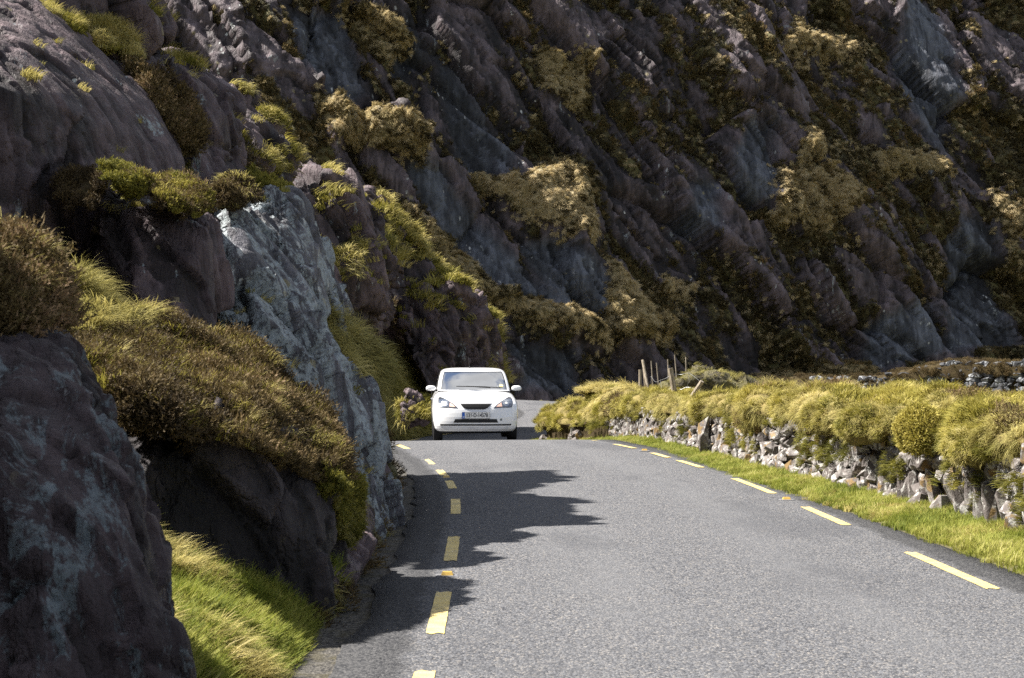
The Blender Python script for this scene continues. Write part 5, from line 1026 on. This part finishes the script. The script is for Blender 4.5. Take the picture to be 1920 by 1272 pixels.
# wheels
for sx, ay in AX:
    wx = sx * .715; wb_ = empty('wheel', (wx, ay, .285)); wb_.parent = CAR; bm = bmesh.new(); N_ = 40; prof_ = [(-.082, .20), (-.088, .235), (-.084, .27), (-.066, .284), (0, .287), (.066, .284), (.084, .27), (.088, .235), (.082, .20)]
    rg = [[bm.verts.new((x, r_ * math.cos(t), r_ * math.sin(t))) for x, r_ in prof_] for t in (2 * math.pi * k / N_ for k in range(N_))]
    for k in range(N_):
        for i in range(len(prof_) - 1): bm.faces.new((rg[k][i], rg[(k + 1) % N_][i], rg[(k + 1) % N_][i + 1], rg[k][i + 1]))
    bm_link('tyre', bm, M['rubber'], wb_, True); bm = bmesh.new(); bmesh.ops.create_cone(bm, cap_ends=True, segments=32, radius1=.203, radius2=.195, depth=.12, matrix=Matrix.Rotation(R(90), 4, 'Y')); bm_link('rim', bm, M['silver'], wb_)
    for k in range(6): bm = bmesh.new(); bmesh.ops.create_cube(bm, size=1, matrix=Matrix.Rotation(k * math.pi / 3, 4, 'X') @ Matrix.Translation((sx * .066, 0, .10)) @ Matrix.Diagonal((.02, .05, .17, 1))); bm_link('spoke', bm, M['silver'], wb_)
# mirrors, wipers, aerial, door lines and handles
for sx in (-1, 1):
    mr = empty('wing_mirror', (sx * .80, 1.27, 1.02)); mr.parent = CAR
    bm = bmesh.new(); bmesh.ops.create_uvsphere(bm, u_segments=20, v_segments=12, radius=1)
    for v_ in bm.verts:
        c = v_.co; v_.co = Vector((math.copysign(abs(c.x) ** .75, c.x) * .098 + sx * .045, math.copysign(abs(c.y) ** .8, c.y) * .06, max(-.045, math.copysign(abs(c.z) ** .8, c.z) * .058) + .01))
    bm_link('mirror_shell', bm, M['paint_w'], mr, True); box('mirror_foot', -sx * .12 if sx > 0 else .0, .0 if sx > 0 else .12, -.02, .03, -.045, -.01, M['black'], mr); o = box('mirror_base', sx * .045 - .085, sx * .045 + .085, -.045, .045, -.048, -.028, M['black'], mr, .008)
    for y0, nm_ in ((1.22, 'door'),):
        d_ = box('door_seam', sx * .8225 - .004, sx * .8225 + .004, 1.24, 1.246, .30, .98, M['black'], CAR, 0); box('door_seam', sx * .8225 - .004, sx * .8225 + .004, 2.42, 2.426, .34, .98, M['black'], CAR, 0); box('door_handle', sx * .822 - .018, sx * .822 + .018, 2.18, 2.34, .80, .825, M['paint_w'], CAR, .006)
    bm = bmesh.new(); tube(bm, [(sx * .1 + .42, 1.00, 1.045), (sx * .1 + .1, 1.02, 1.066), (sx * .1 - .25, 1.05, 1.075)], .009, 6); bm_link('wiper', bm, M['black'], CAR)
bm = bmesh.new(); tube(bm, [(-.06, 1.95, 1.425), (-.065, 2.0, 1.47), (-.075, 2.10, 1.66)], .006, 6, .5); tube(bm, [(-.06, 1.94, 1.42), (-.062, 1.965, 1.455)], .016, 8, .7); bm_link('aerial', bm, M['black'], CAR)
patch('bumper_seam', [(-.70, .652), (-.36, .652), (-.36, .648), (-.70, .648)], M['black'], -.0005, skirt=.004); patch('bumper_seam', [(.36, .652), (.70, .652), (.70, .648), (.36, .648)], M['black'], -.0005, skirt=.004)
patch('tow_cover', [(.46, .47), (.50, .47), (.50, .43), (.46, .43)], M['housing'], .0015, skirt=.004)
patch('bonnet_seam', [(-.60, .792), (.60, .792), (.60, .788), (-.60, .788)], M['black'], -.001, cuts=5, skirt=.004)
# cabin
box('dashboard', -.60, .60, 1.22, 1.52, .97, 1.045, M['seat'], CAR, .03)
for sx in (-1, 1):
    s_ = empty('front_seat', (sx * .33, 2.0, 1.0)); s_.parent = CAR; bm = bmesh.new(); bmesh.ops.create_cube(bm, size=1, matrix=Matrix.Translation((0, .05, .06)) @ Matrix.Rotation(R(-12), 4, 'X') @ Matrix.Diagonal((.42, .12, .26, 1))); bmesh.ops.bevel(bm, geom=bm.edges[:], offset=.04, segments=3, affect='EDGES'); bm_link('backrest', bm, M['seat'], s_, True)
    bm = bmesh.new(); bmesh.ops.create_cube(bm, size=1, matrix=Matrix.Translation((0, .1, .235)) @ Matrix.Diagonal((.22, .09, .14, 1))); bmesh.ops.bevel(bm, geom=bm.edges[:], offset=.04, segments=3, affect='EDGES'); bm_link('headrest', bm, M['seat'], s_, True)
bm = bmesh.new(); N_ = 28; rr = [[bm.verts.new(Matrix.Rotation(R(-65), 3, 'X') @ Vector(((.17 + .014 * math.cos(b_)) * math.cos(a), (.17 + .014 * math.cos(b_)) * math.sin(a), .014 * math.sin(b_)))) for b_ in (2 * math.pi * q / 6 for q in range(6))] for a in (2 * math.pi * k / N_ for k in range(N_))]
for k in range(N_):
    for q in range(6): bm.faces.new((rr[k][q], rr[(k + 1) % N_][q], rr[(k + 1) % N_][(q + 1) % 6], rr[k][(q + 1) % 6]))
o = bm_link('steering_wheel', bm, M['black'], CAR, True); o.location = (-.33, 1.60, 1.07)
for x0, mt in ((.40, 'plate_w'), (.50, 'disc')): o = box('windscreen_sticker', x0, x0 + .075, -.002, .002, -.03, .03, M[mt], CAR, 0); o.location = (0, 1.21, 1.085); o.rotation_euler = (R(-60), 0, 0)
box('rear_mirror', -.10, .10, 1.66, 1.69, 1.27, 1.32, M['black'], CAR, .01)
